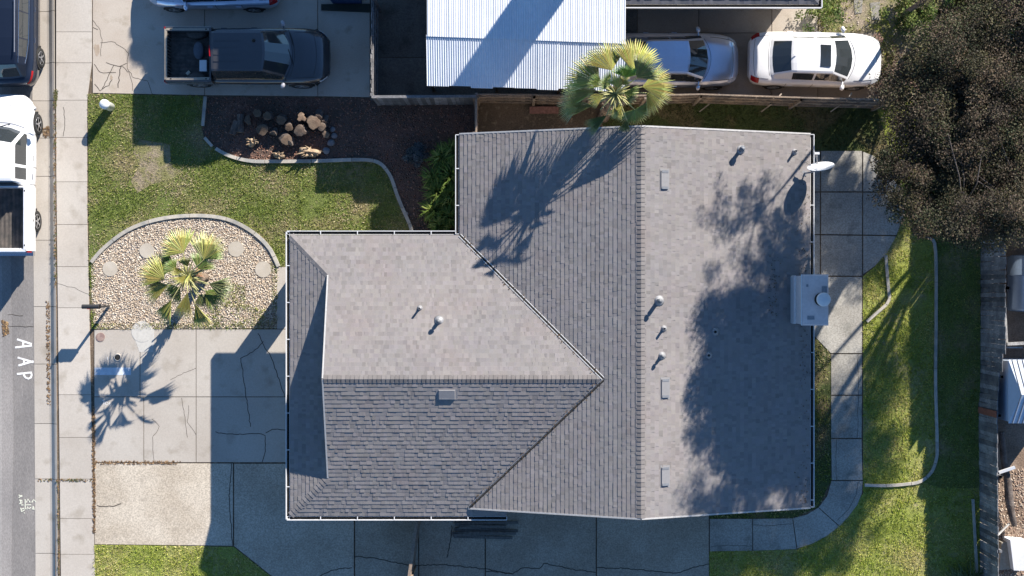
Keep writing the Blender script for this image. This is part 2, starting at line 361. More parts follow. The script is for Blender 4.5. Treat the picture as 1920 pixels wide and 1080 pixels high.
b.build('meter_lid', label='large round pale concrete lid where gravel bed meets the driveway', cat='utility cover')
# entry walk
b = MB(); panel(b, GP([(519, 500), (600, 500), (600, 617), (519, 617)]), concrete, 1.02); b.build('entry_walk', kind='structure')
# rear patio and garden walk
b = MB(); dk = darkagg
for p in ([(1470, 282), (1538, 282), (1538, 360), (1470, 360)], [(1538, 282), (1617, 282), (1617, 360), (1538, 360)], [(1470, 360), (1538, 360), (1538, 440), (1470, 440)], [(1538, 360), (1617, 360), (1617, 441), (1538, 440)],
          [(1470, 440), (1538, 440), (1538, 518), (1470, 518)], [(1538, 440), (1617, 441), (1617, 518), (1538, 518)], [(1617, 283), (1640, 292), (1688, 352), (1690, 361), (1617, 360)], [(1617, 360), (1690, 361), (1697, 400), (1681, 442), (1617, 441)],
          [(1617, 441), (1681, 442), (1664, 475), (1640, 500), (1617, 516)], [(1470, 518), (1617, 518), (1617, 663), (1557, 663), (1527, 632), (1470, 632)],
          [(1557, 663), (1617, 663), (1617, 741), (1557, 741)], [(1557, 741), (1617, 741), (1616, 822), (1557, 822)], [(1557, 822), (1616, 822), (1618, 901), (1558, 901)]):
    panel(b, GP(p), dk, random.uniform(.90, 1.08), gap=.022)
panel(b, GP([(1558, 901), (1618, 901), (1616, 925), (1608, 946), (1590, 970), (1574, 987), (1534, 951), (1550, 930)]), dk, 1.0, gap=.014)
panel(b, GP([(1534, 951), (1574, 987), (1550, 1005), (1525, 1019), (1494, 1029), (1486, 971), (1512, 964)]), dk, 1.05, gap=.014)
panel(b, GP([(1411, 972), (1486, 971), (1494, 1030), (1411, 1033)]), dk, .97, gap=.014); panel(b, GP([(1330, 972), (1411, 972), (1411, 1033), (1330, 1034)]), dk, .95, gap=.014)
for c in ([(1608, 664), (1609, 740), (1608, 800), (1607, 820)], [(1568, 824), (1567, 860), (1568, 900)], [(1609, 902), (1604, 930), (1590, 955), (1570, 975)], [(1413, 984), (1440, 986), (1470, 983), (1488, 982)], [(1332, 1024), (1370, 1022), (1410, 1023)]):
    b.strip(jag(GP(c), .015, .1), .014, .0325, crackm)
b.build('garden_walk', kind='structure')
# ---------------------------------------------------------------- beds and lawns (sheets lying on the soil)
bed_curve = smoothline(GP([(383, 258), (400, 275), (430, 292), (470, 302), (520, 303), (600, 302), (660, 300), (695, 301), (716, 309), (733, 332), (745, 366), (757, 395), (768, 420), (773, 436)]), 5)
mulch_poly = GP([(383, 181), (897, 186), (897, 300), (860, 460), (773, 460)])+bed_curve[::-1]+GP([(378, 238)])
gb_arc = smoothline(GP([(172, 492), (197, 464), (240, 432), (290, 413), (345, 405), (400, 406), (440, 416), (478, 438), (506, 466), (523, 500)]), 5)
gravel_poly = gb_arc+GP([(520, 615), (177, 617), (172, 560)])
lawn_front = GP([(165, 176), (383, 180), (378, 238)])+bed_curve+GP([(773, 460), (560, 460), (560, 500), (523, 500)])+gb_arc[::-1]+GP([(172, 560), (177, 617), (172, 617), (167, 480)])
def sheet(name, poly, z, mat):
    b = MB(); b.add([(p[0], p[1], z) for p in poly], [tuple(range(len(poly)))], mat)
    me = b.mesh(name); return link_mesh(name, me, kind='structure')
sheet('mulch_bed', mulch_poly, .010, mulch_m); sheet('gravel_bed', gravel_poly, .012, gravelbase); sheet('front_lawn', lawn_front, .016, turf)
lawn_s = GP([(177, 1021), (438, 1025), (545, 1110), (545, 1500), (177, 1500)]); sheet('kerbside_lawn', lawn_s, .016, M('corner_turf', (.24, .27, .06), 1, (.32, .29, .12), .8, (.48, .68), .35, 22, .03, 35, c3=(.34, .28, .18), s3=2.2, th3=(.62, .78)))
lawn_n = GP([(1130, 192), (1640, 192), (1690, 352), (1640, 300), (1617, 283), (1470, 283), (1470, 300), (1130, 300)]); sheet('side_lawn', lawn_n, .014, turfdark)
lawn_e = GP([(1640, 192), (1838, 192), (1838, 1400), (1330, 1400), (1330, 1034), (1494, 1030), (1550, 1005), (1590, 970), (1618, 925), (1618, 518), (1640, 500), (1681, 442), (1697, 400), (1690, 352)]); lush_t = M('lush_turf', (.24, .27, .06), 1, (.32, .29, .12), .8, (.48, .68), .35, 22, .03, 35, c3=(.34, .28, .18), s3=2.2, th3=(.62, .78)); sheet('rear_lawn', lawn_e, .016, lush_t)
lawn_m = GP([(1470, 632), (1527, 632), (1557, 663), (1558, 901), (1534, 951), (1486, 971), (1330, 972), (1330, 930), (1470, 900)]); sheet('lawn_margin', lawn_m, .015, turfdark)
weeds_p = GP([(1535, 60), (1535, -60), (1900, -60), (1900, 190), (1660, 190), (1640, 62)]); sheet('weedy_ground', weeds_p, .012, M('weed_soil', (.32, .26, .2), 1, (.17, .17, .07), 1.2, (.42, .58), .3, 20, .02, 30))
sheet('beyond_fence_ground', GP([(1842, 192), (2300, 192), (2300, 1500), (1842, 1500)]), .012, M('bare_dirt', (.27, .2, .15), 1, (.2, .14, .1), 1.5, (.4, .6), .25, 20, .02, 25))
# ---------------------------------------------------------------- grass, pebbles, chips
def grass(name, poly, dens, hgt, pal, excl=(), z=.012, wid=.014):
    x, y = scatter(poly, dens, excl); thin = np.sin(x*1.3+2*np.sin(y*.9))*np.sin(y*1.7+1.5*np.sin(x*1.1+1))+.5*np.sin(x*4.1+y*2.3)*np.sin(y*5.3-x*1.9); k = rng.random(len(x)) > np.clip((thin-.35)*1.4, 0, .8); x, y = x[k], y[k]
    for _ in range(int(len(x)/2600)):
        i = rng.integers(0, len(x)); k = ((x-x[i])**2+(y-y[i])**2*1.6) > rng.uniform(.05, .16)**2; x, y = x[k], y[k]
    n = len(x)
    K = 3; x = np.repeat(x, K)+rng.normal(0, .018, n*K); y = np.repeat(y, K)+rng.normal(0, .018, n*K); n *= K
    h = hgt*rng.uniform(.5, 1.25, n); a = rng.uniform(0, 2*math.pi, n); l = rng.uniform(.2, 1.1, n)*h; w = wid*rng.uniform(.6, 1.4, n)
    la = rng.uniform(0, 2*math.pi, n)
    v = np.empty((n, 3, 3)); v[:, 0] = np.stack([x-np.cos(a)*w, y-np.sin(a)*w, np.full(n, z)], 1); v[:, 1] = np.stack([x+np.cos(a)*w, y+np.sin(a)*w, np.full(n, z)], 1)
    v[:, 2] = np.stack([x+np.cos(la)*l, y+np.sin(la)*l, z+h], 1)
    pal = np.array(pal); f = .5+.5*np.sin(x*1.9+np.sin(y*1.3)*1.5)*np.sin(y*2.3+1.7*np.sin(x*.8)); f = np.clip(f+rng.normal(0, .3, n), 0, .999)
    c = pal[(f*len(pal)).astype(int)]*rng.uniform(.65, 1.35, (n, 1))
    return np_mesh(name, v.reshape(-1, 3), np.arange(n*3).reshape(-1, 3), blade, c, kind='stuff', label=None)
green = [(.22, .29, .06), (.28, .35, .08), (.35, .40, .10), (.43, .44, .15), (.50, .44, .24), (.58, .50, .34)]
lush = [(.34, .42, .07), (.42, .48, .09), (.50, .53, .12), (.58, .56, .17), (.62, .56, .28)]
dim = [(.05, .08, .02), (.08, .11, .03), (.11, .13, .04), (.17, .14, .07)]  # blade palette with the side yard's shade put into the colour
hpad = GP([(560, 440), (860, 440), (860, 460), (560, 460)])
bare = [tuple(G(x, y)[:2]) for x, y in [(262, 262), (318, 270), (322, 312), (345, 322), (318, 338), (285, 345), (258, 362), (246, 340), (262, 310), (250, 285)]]
sheet('bare_patch', bare, .020, M('bare_turf', (.27, .22, .15), 1, (.20, .19, .08), 2.2, (.42, .6), .35, 22, .03, 35))
tag(grass('weeds', bare, 210, .04, green[2:]), 'thin dry grass on the bare brown patch of the front lawn', 'grass')
tag(grass('grass', lawn_front, 420, .055, green, (bare,)), 'short patchy green grass of the front lawn', 'grass')
tag(grass('grass', GP([(177, 1021), (438, 1025), (545, 1110), (177, 1110)]), 380, .06, lush), 'bright green grass of the corner lawn by the driveway', 'grass')
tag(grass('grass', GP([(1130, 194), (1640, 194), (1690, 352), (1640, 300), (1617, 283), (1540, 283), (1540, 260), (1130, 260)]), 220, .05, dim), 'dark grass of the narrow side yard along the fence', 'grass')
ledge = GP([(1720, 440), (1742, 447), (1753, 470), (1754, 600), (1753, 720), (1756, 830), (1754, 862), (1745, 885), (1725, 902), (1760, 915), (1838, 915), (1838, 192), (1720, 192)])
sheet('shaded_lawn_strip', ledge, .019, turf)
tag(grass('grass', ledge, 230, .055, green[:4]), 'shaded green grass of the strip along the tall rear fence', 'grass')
tag(grass('grass', [p if p[1] > -11 else (p[0], -10.6) for p in lawn_e], 380, .06, lush, (ledge,)), 'rear lawn grass between the garden walk and tall fence', 'grass')
tag(grass('grass', lawn_m, 300, .06, green), 'narrow grass margin between the house and the curved walk', 'grass')
tag(grass('weeds', weeds_p, 90, .1, lush+[(.4, .33, .25)]), 'patchy green weeds on bare ground by the white sedan', 'weeds')
edge = GP([(178, 606), (300, 604), (420, 606), (518, 600), (518, 617), (178, 617)])
tag(grass('weeds', edge, 420, .06, green+[(.4, .34, .2)]), 'weeds along the driveway edge of the gravel bed', 'weeds')
tag(grass('weeds', GP([(405, 560), (425, 528), (458, 536), (466, 570), (500, 580), (505, 610), (380, 612)]), 260, .08, green), 'patch of weeds growing through gravel beside the short palm', 'weeds')
tag(grass('weeds', GP([(508, 490), (520, 500), (521, 600), (512, 600)])+GP([(168, 500), (174, 500), (178, 617), (170, 617)])[:0], 300, .06, green), 'grass strip between gravel and the entry walk', 'weeds')
tag(grass('weeds', GP([(168, 495), (178, 492), (182, 617), (172, 617)]), 260, .06, green), 'grass strip between pavement and the gravel bed', 'weeds')
# weeds and brown leaf litter in the joints
def fleck(poly, dens, pal, name, label, size=.03, z0=.034):
    x, y = scatter(poly, dens); n = len(x); s = size*rng.uniform(.5, 1.5, n); a = rng.uniform(0, 6.28, n); z = np.full(n, z0)
    v = np.stack([np.stack([x+np.cos(a+k*2.1)*s, y+np.sin(a+k*2.1)*s, z+rng.uniform(0, .02, n)], 1) for k in range(3)], 1)
    pal = np.array(pal); c = pal[rng.integers(0, len(pal), n)]*rng.uniform(.6, 1.3, (n, 1))
    return tag(np_mesh(name, v.reshape(-1, 3), np.arange(n*3).reshape(-1, 3), blade, c), label, name.replace('_', ' '), kind='stuff')
rust = [(.3, .19, .1), (.38, .25, .14), (.22, .15, .1)]; gr = [(.1, .12, .04), (.2, .18, .08)]
fleck(GP([(173, 760), (179, 760), (180, 1000), (175, 1000)]), 900, rust, 'leaf_litter', 'rusty litter in the joint between pavement and driveway')
fleck(GP([(178, 864), (340, 864), (340, 870), (178, 870)]), 700, rust, 'leaf_litter', 'brown litter along the joint above the tan driveway slab')
fleck(GP([(106, 898), (172, 897), (172, 902), (106, 903)]), 700, rust+gr, 'leaf_litter', 'brown litter along the joint across the pavement'); fleck(GP([(68, 898), (96, 898), (96, 903), (68, 903)]), 500, rust+gr, 'leaf_litter', 'brown litter along the joint across the gutter', z0=-.125)
fleck(GP([(101, 190), (106, 190), (107, 540), (102, 540)]), 500, gr+rust, 'leaf_litter', 'weedy litter along the kerb top beside the white pickup')
fleck(GP([(108, 905), (111, 905), (113, 1080), (110, 1080)]), 500, gr+rust, 'leaf_litter', 'weedy litter along the kerb top near bottom of street')
fleck(GP([(84, 565), (91, 565), (92, 760), (86, 760)]), 500, rust, 'leaf_litter', 'brown litter lying in the gutter beside the painted letters', z0=-.13)
fleck(GP([(101, 165), (110, 170), (106, 205), (101, 205)]), 900, gr, 'weeds', 'weedy tuft in the kerb joint above the white pickup')
fleck(GP([(76, 238), (90, 236), (92, 256), (80, 258)]), 1200, rust+[(.4, .3, .2)], 'leaf_pile', 'small pile of dry leaves beside the pickup front wheel', .035, -.125)
fleck(GP([(0, 600), (12, 605), (14, 625), (4, 630)]), 1400, rust+[(.6, .4, .2)], 'leaf_pile', 'orange dry leaves on the street above painted letters', .035, -.128)
def pebbles(name, poly, dens, size, pal, label, excl=(), z=.02):
    x, y = scatter(poly, dens, excl); n = len(x)
    base = np.array([(1, 0, 0), (0, 1, 0), (-1, 0, 0), (0, -1, 0), (0, 0, .7), (0, 0, -.5)]); F = np.array([(0, 1, 4), (1, 2, 4), (2, 3, 4), (3, 0, 4), (1, 0, 5), (2, 1, 5), (3, 2, 5), (0, 3, 5)])
    s = size*rng.uniform(.55, 1.4, n); a = rng.uniform(0, 6.28, n)
    B = base[None]*s[:, None, None]*rng.uniform(.7, 1.3, (n, 6, 1)); X = B[:, :, 0]*np.cos(a)[:, None]-B[:, :, 1]*np.sin(a)[:, None]+x[:, None]; Y = B[:, :, 0]*np.sin(a)[:, None]+B[:, :, 1]*np.cos(a)[:, None]+y[:, None]
    v = np.stack([X, Y, B[:, :, 2]+z+rng.uniform(0, .01, n)[:, None]], 2).reshape(-1, 3)
    f = (F[None]+np.arange(n)[:, None, None]*6).reshape(-1, 3); pal = np.array(pal); c = np.repeat(pal[rng.integers(0, len(pal), n)]*rng.uniform(.7, 1.25, (n, 1)), 8, 0)
    return tag(np_mesh(name, v, f, pebble, c), label, 'gravel', kind='stuff')
stones = [(207, 504, .26), (276, 470, .26), (443, 467, .27), (494, 505, .28)]
sx = [[(G(a, c_).x+r*math.cos(k*.5236), G(a, c_).y+r*math.sin(k*.5236)) for k in range(12)] for a, c_, r in stones]
pebbles('gravel', gravel_poly, 1000, .021, [(.60, .49, .37), (.68, .59, .48), (.48, .37, .27), (.64, .55, .45), (.28, .22, .17), (.70, .64, .55)], 'pale pinkish gravel of the palm bed inside the curved edging', sx)
pebbles('bark_chips', mulch_poly, 160, .028, [(.27, .13, .09), (.17, .09, .06), (.33, .2, .15), (.12, .09, .08)], 'reddish bark mulch around the cut logs', z=.015)
pebbles('debris', GP([(1870, 880), (1918, 880), (1930, 1080), (1868, 1080)]), 300, .03, [(.4, .3, .22), (.3, .2, .15), (.5, .42, .34)], 'reddish rubble ground beyond the tall rear fence', z=.015)
pebbles('loose_stones', GP([(1533, 30), (1700, 30), (1700, 200), (1660, 190), (1650, 62), (1533, 62)]), 60, .03, [(.5, .42, .34), (.3, .25, .2), (.6, .52, .45)], 'loose stones and leaf litter by the nose of the white sedan', z=.015)
for (a, c_, r), lab in zip(stones, ('round stepping stone nearest the pavement in the gravel bed', 'round stepping stone above left of the short palm', 'round stepping stone above right of the short palm', 'round stepping stone nearest the house corner in gravel')):
    b = MB(); disc(b, a, c_, r, .01, .042, M('stepping_stone', (.47, .42, .35), .9, (.43, .38, .31), 3, (.4, .6), .06), 26, 1.0, .01); b.build('stepping_stone', label=lab, cat='stepping stone', group='round stepping stones in the gravel bed')
# ---------------------------------------------------------------- concrete edging round the beds
edge_m = M('edging_concrete', (.46, .42, .36), .9, (.34, .33, .3), 3, (.45, .6), .12, 20, .003, 50, usecol=True)
def edging(pts, w, h, label, seg=4, z0=0.0):
    b = MB(); P = [Vector(p[:2]) for p in pts]
    for i in range(0, len(P)-1, seg):
        Q = P[i:min(i+seg+1, len(P))]
        if len(Q) < 2: continue
        Lp = []; Rp = []
        for j, p in enumerate(Q):
            d = (Q[min(j+1, len(Q)-1)]-Q[max(j-1, 0)]).normalized(); nn = Vector((-d.y, d.x))*w/2
            off = d*(.008 if j == 0 else (-.008 if j == len(Q)-1 else 0)); Lp.append(tuple(p+nn+off)); Rp.append(tuple(p-nn+off))
        b.prism(Lp+Rp[::-1], z0, h+random.uniform(-.004, .004), edge_m, random.uniform(.85, 1.1))
    return b.build('garden_edging', label=label, cat='garden edging')
edging(gb_arc, .125, .08, 'curved concrete edging arching over the gravel palm bed', 7)
edging(bed_curve[6:], .12, .09, 'long curved concrete edging below and beside the log bed', 6)
edging(GP([(384, 258), (399, 275)]), .1, .09, 'short detached edging block left of the log bed curve', 9)
edging(GP([(386, 181), (381, 237)]), .11, .09, 'straight edging strip between lawn and the log bed', 1)
edging(smoothline(GP([(1720, 440), (1742, 447), (1753, 470), (1754, 600), (1753, 720), (1756, 830), (1754, 862), (1745, 885), (1725, 902), (1700, 907), (1660, 910), (1620, 909)]), 4), .1, .08, 'long thin curved edging through the rear lawn', 5)
edging(GP([(1660, 478), (1663, 520), (1667, 560), (1661, 571), (1624, 603)]), .1, .08, 'short bent edging in the lawn near the patio', 1)
edging(GP([(1823, 935), (1832, 1100)]), .09, .08, 'low strip of edging at the foot of the tall fence', 2)
# painted letters on the street
zst = -.128
def stroke(b, pts, w, ox, oy, k, mat, z): b.strip([tuple(G(ox+x/k, oy+y/k)[:2]) for x, y in pts], w, z, mat)
b = MB(); i = 0
for s in ([(225, 280), (440, 352)], [(195, 400), (440, 372)], [(315, 305), (315, 402)], [(232, 545), (465, 615)], [(245, 662), (465, 598)], [(325, 572), (325, 655)], [(222, 785), (440, 762)], [(428, 760), (438, 800), (425, 835), (390, 852), (350, 838), (328, 808), (322, 770)]):
    stroke(b, s, .07, 0, 600, 7.714, white_p, zst+i*.0004); i += 1
tag(b.build('painted_letters'), 'white painted letters AAP running down the street', 'street marking')
b = MB(); yel = M('faded_yellow_paint', (.66, .66, .54), .8)
for s in ([(290, 262), (350, 290)], [(350, 266), (292, 308)], [(300, 350), (345, 352), (345, 400), (300, 412)], [(320, 352), (322, 400)], [(330, 432), (372, 432)], [(325, 480), (340, 550)], [(340, 505), (375, 485), (385, 520), (350, 540)], [(400, 335), (402, 505)], [(420, 390), (448, 330), (485, 392)], [(512, 392), (545, 340), (585, 385)], [(415, 432), (500, 430)], [(430, 508), (440, 460), (465, 500), (500, 470)], [(540, 450), (525, 505), (552, 512), (545, 470)], [(385, 560), (390, 575)]):
    stroke(b, s, .035, 0, 900, 9, yel, zst+i*.0004); i += 1
tag(b.build('painted_mark'), 'small faded yellow utility marking on the street asphalt', 'street marking')
# ---------------------------------------------------------------- the house
ZE, SL = 2.62, 1/3
planeW = lambda x, y: ZE+(x+1.70)*SL          # main roof, street side
planeE = lambda x, y: ZE+(9.70-x)*SL          # main roof, garden side
planeN = lambda x, y: ZE+(1.72-y)*SL          # garage wing, two long slopes and the low hip
planeS = lambda x, y: ZE+(y+7.42)*SL
planeH = lambda x, y: ZE+(x+7.22)*SL
def clip(poly, c):
    """Sutherland-Hodgman against a convex counter-clockwise polygon c"""
    for i in range(len(c)):
        a, bb = c[i], c[(i+1) % len(c)]; out = []
        sd_ = lambda p: (bb[0]-a[0])*(p[1]-a[1])-(bb[1]-a[1])*(p[0]-a[0])
        for j in range(len(poly)):
            p, q = poly[j], poly[(j+1) % len(poly)]; sp, sq = sd_(p), sd_(q)
            if sp >= 0: out.append(p)
            if (sp >= 0) != (sq >= 0): t = sp/(sp-sq); out.append((p[0]+(q[0]-p[0])*t, p[1]+(q[1]-p[1])*t))
        poly = out
        if len(poly) < 3: return []
    return poly
def ccw(p):
    a = sum(p[i][0]*p[(i+1) % len(p)][1]-p[(i+1) % len(p)][0]*p[i][1] for i in range(len(p)))
    return p if a > 0 else p[::-1]
def shingles(pieces, fz, eave, up, parent, name='shingles', mat=shingle, expo=.135, tone=1.0, butt=(.003, .012)):
    """laminated shingle courses; eave = a point on the eave line, up = plan direction towards the ridge"""
    b = MB(); pieces = [ccw(p) for p in pieces]; al = (-up[1], up[0]); ex, ey = eave
    allp = [q for p in pieces for q in p]
    T = [(q[0]-ex)*up[0]+(q[1]-ey)*up[1] for q in allp]; S = [(q[0]-ex)*al[0]+(q[1]-ey)*al[1] for q in allp]
    n0, n1 = int(math.floor(min(T)/expo)), int(math.ceil(max(T)/expo)); s0, s1 = min(S), max(S); rs = random.Random(5)
    for i in range(n0, n1):
        s = s0-rs.uniform(0, .3); rowtone = rs.uniform(.97, 1.03)
        while s < s1:
            w = rs.choice((.07, .09, .11, .14, .17)); t0, t1 = i*expo, (i+1)*expo
            q = [(ex+up[0]*t+al[0]*u, ey+up[1]*t+al[1]*u) for u, t in ((s, t0), (s+w, t0), (s+w, t1), (s, t1))]
            thick = rs.choice((butt[0], butt[1], butt[1]*.8, butt[1]*1.25)); u_ = rs.random()
            c = tone*rowtone*(rs.uniform(.93, 1.06) if u_ < .78 else (rs.uniform(.80, .9) if u_ < .92 else rs.uniform(1.05, 1.12)))
            for pc in pieces:
                p = clip(ccw(q), pc)
                if len(p) < 3: continue
                def zf(x, y, t0=t0, th=thick): t = (x-ex)*up[0]+(y-ey)*up[1]; return fz(x, y)+th*(1-(t-t0)/expo)
                n = len(p); vs = [(x, y, zf(x, y)) for x, y in p]+[(x, y, fz(x, y)-.004) for x, y in p]
                b.add(vs, [tuple(range(n))]+[(n+k, n+(k+1) % n, (k+1) % n, k) for k in range(n)], mat, (c, c*rs.uniform(.985, 1.01), c*rs.uniform(.97, 1.02)))
            s += w
    return b.build(name, parent)
def deck(pieces, fz, parent, th=.15, name='roof_deck'):
    b = MB(); [b.prism(p, lambda x, y: fz(x, y)-th, lambda x, y: fz(x, y)-.005, stucco) for p in pieces]; return b
def caps(a, bb, parent, name, w=.26, expo=.14, drop=1/3, mat=shingle, tone=.92, th=.007, slopes=(1/3, 1/3), flip=False):
    """overlapping ridge or hip caps from a to bb, each bent over the line"""
    b = MB(); a = Vector(a); bb = Vector(bb); d = bb-a; n = int(d.length/expo)-1; d.normalize(); side = Vector((-d.y, d.x, 0)).normalized()
    for i in range(n+1):
        p = a+d*expo*i; q = p+d*(expo*1.12); c = tone*random.uniform(.85, 1.12); h0, h1 = th+.010, .004
        if flip: h0, h1 = h1, h0
        vs = []
        for pt, h in ((p, h0), (q, h1)):
            vs += [pt+side*w/2-Vector((0, 0, w/2*slopes[0]-h)), pt+Vector((0, 0, h+.006)), pt-side*w/2-Vector((0, 0, w/2*slopes[1]-h))]
        vs += [v-Vector((0, 0, .018)) for v in vs]
        b.add(vs, [(0, 3, 4, 1), (1, 4, 5, 2), (0, 1, 7, 6), (1, 2, 8, 7), (3, 9, 10, 4), (4, 10, 11, 5), (0, 6, 9, 3), (2, 5, 11, 8)], mat, c)
    return b.build(name, parent)
house = thing('house', 'single-storey house with large grey shingle roof filling the middle of the lot', 'house', (0, 0, 0))
roof = None
mw = [[(-1.70, 1.72), (4.0, 1.72), (4.0, 5.0), (-1.70, 5.0)], [(-1.70, 1.72), (2.87, -2.85), (4.0, -2.85), (4.0, 1.72)], [(2.87, -2.85), (-1.42, -7.14), (4.0, -7.14), (4.0, -2.85)]]
me_ = [[(4.0, -7.14), (9.70, -7.14), (9.70, 5.0), (4.0, 5.0)]]
wn_ = [[(-7.22, 1.72), (-5.9, .40), (-5.9, 1.72)], [(-5.9, 1.72), (-5.9, -2.85), (2.87, -2.85), (-1.70, 1.72)]]
ws_ = [[(-7.22, -7.42), (-5.9, -7.42), (-5.9, -6.10)], [(-5.9, -7.42), (-1.70, -7.42), (2.87, -2.85), (-5.9, -2.85)]]
wst = [[(-1.70, -7.42), (-.18, -7.42), (-.18, -7.08), (-1.36, -7.08)]]
wh_ = [[(-7.22, 1.72), (-7.22, -7.42), (-5.9, -6.10), (-5.9, .40)], [(-5.9, .40), (-5.9, -6.10), (-5.55, -5.75), (-5.55, .05)]]
d1 = MB()
for ps, fz in ((mw, planeW), (me_, planeE), (wn_, planeN), (ws_, planeS), (wh_, planeH)):
    for p in ps: d1.prism(p, lambda x, y, fz=fz: fz(x, y)-.15, lambda x, y, fz=fz: fz(x, y)-.005, stucco)
for p in wst: d1.prism(p, lambda x, y: planeS(x, y)-.12, lambda x, y: planeS(x, y)-.005, stucco)
roof = d1.build('roof', house)
shingles(mw, planeW, (-1.70, 0), (1, 0), roof, butt=(.007, .012)); shingles(me_, planeE, (9.70, 0), (-1, 0), roof)
shingles(wn_, planeN, (0, 1.72), (0, -1), roof); shingles(ws_+wst, planeS, (0, -7.42), (0, 1), roof); shingles(wh_, planeH, (-7.22, 0), (1, 0), roof, butt=(.007, .012))
caps((4.0, -7.14, 4.52), (4.0, 5.0, 4.52), roof, 'ridge_cap', tone=.78, w=.25, th=.010); caps((-5.9, -2.85, 4.143), (2.80, -2.85, 4.143), roof, 'ridge_cap', tone=.72, th=.010)
caps((-7.2, 1.70, ZE+.005), (-5.93, .43, planeN(0, .43)), roof, 'hip_cap', w=.24, slopes=(.236, .236), tone=.95)
caps((-7.2, -7.40, ZE+.005), (-5.93, -6.13, planeS(0, -6.13)), roof, 'hip_cap', w=.24, slopes=(.236, .236))
# rake edges and fascia
b = MB()
def rake(b, a, c, w=.05, h=.14, mat=None): b.beam(Vector(a)-Vector((0, 0, h/2-.012)), Vector(c)-Vector((0, 0, h/2-.012)), w, h, mat or fasc)
fasc = M('grey_trim', (.42, .41, .40), .6)
for x0, x1, y, f in ((-1.7, 4, 5.02, planeW), (4, 9.7, 5.02, planeE), (-1.4, 4, -7.16, planeW), (4, 9.7, -7.16, planeE)): rake(b, (x0, y, f(x0, 0)), (x1, y, f(x1, 0)))
rake(b, (-5.93, .40, planeN(0, .4)), (-5.93, -2.85, 4.14)); rake(b, (-5.93, -2.85, 4.14), (-5.93, -6.1, planeS(0, -6.1)))
b.split('rake_trim', house)
# valleys
b = MB()
def valley(b, a, c, off, w, mat, lift):
    a = Vector(a); c = Vector(c); d = (c-a).normalized(); s_ = Vector((-d.y, d.x, 0)).normalized(); z = Vector((0, 0, lift))
    b.beam(a+s_*off+z, c+s_*off+z, w, .012, mat)
va, vb = (-1.70, 1.72, ZE), (2.85, -2.83, 4.137)
valley(b, va, vb, .045, .018, white_m, .034); valley(b, va, vb, -.045, .018, white_m, .034); valley(b, va, vb, 0, .07, darkm, .022)
b.build('valley_flashing', roof, 'bright double-lined metal valley flashing')
b = MB(); va, vb = (-1.40, -7.12, planeS(0, -7.12)), (2.85, -2.87, 4.137)
valley(b, va, vb, .03, .02, galv, .032); valley(b, va, vb, -.03, .045, darkm, .026); b.build('valley_flashing', roof, 'dark narrow valley flashing')
def debris(a, c, fz, n, wid, name='leaf_debris'):
    b = MB(); rs = random.Random(n); a = Vector(a); c = Vector(c); d = (c-a).normalized(); s_ = Vector((-d.y, d.x))
    for i in range(n):
        p = a.lerp(c, rs.random()**1.3)+s_*rs.gauss(0, wid); s = rs.uniform(.012, .035); t = rs.uniform(0, 6.28); z = fz(p.x, p.y)+.028
        k = rs.choice(((.12, .08, .05), (.2, .13, .08), (.08, .07, .05))); b.add([(p.x+s*math.cos(t+j*2.1), p.y+s*math.sin(t+j*2.1), z+rs.uniform(0, .015)) for j in range(3)], [(0, 1, 2)], MATS['grass_blade'], k)
    o = b.build(name, roof); o['kind'] = 'stuff'
debris((-1.6, 1.6), (2.7, -2.7), lambda x, y: max(planeN(x, y), planeW(x, y)), 150, .06); debris((-1.3, -7.0), (2.7, -3.0), lambda x, y: max(planeS(x, y), planeW(x, y)), 110, .06)
debris((9.5, -7.0), (9.5, 4.8), planeE, 160, .12); debris((8.4, -.9), (8.4, 1.1), planeE, 70, .1)
# gutters: outer lip, dark trough, back edge, straps
def gutter(a, c, nrm, parent, strap=1.2, name='gutter'):
    b = MB(); a = Vector((*a, ZE)); c = Vector((*c, ZE)); n = Vector((*nrm, 0)); Lg = (c-a).length; d = (c-a).normalized()
    b.beam(a+n*.115-Vector((0, 0, .06)), c+n*.115-Vector((0, 0, .06)), .022, .13, white_m)
    b.beam(a+n*.055-Vector((0, 0, .105)), c+n*.055-Vector((0, 0, .105)), .09, .02, darkm)
    b.beam(a+n*.008-Vector((0, 0, .09)), c+n*.008-Vector((0, 0, .09)), .012, .1, white_m)
    for e in (a, c): b.box(e+n*.06-Vector((0, 0, .055)), (.1 if abs(n.x) else .02, .02 if abs(n.x) else .1, .12), white_m)
    for i in range(1, int(Lg/strap)+1):
        p = a+d*(i*strap-.1)+n*.055+Vector((0, 0, .004)); b.box(p, (.11 if abs(n.x) else .025, .025 if abs(n.x) else .11, .01), white_m)
    return b.build(name, parent)
gutter((-7.24, 1.83), (-7.24, -7.53), (-1, 0), house); gutter((-7.33, 1.74), (-1.83, 1.74), (0, 1), house); gutter((-1.72, 4.99), (-1.72, 1.76), (-1, 0), house)
gutter((-7.33, -7.44), (-.17, -7.44), (0, -1), house); gutter((9.72, 5.0), (9.72, -7.13), (1, 0), house)
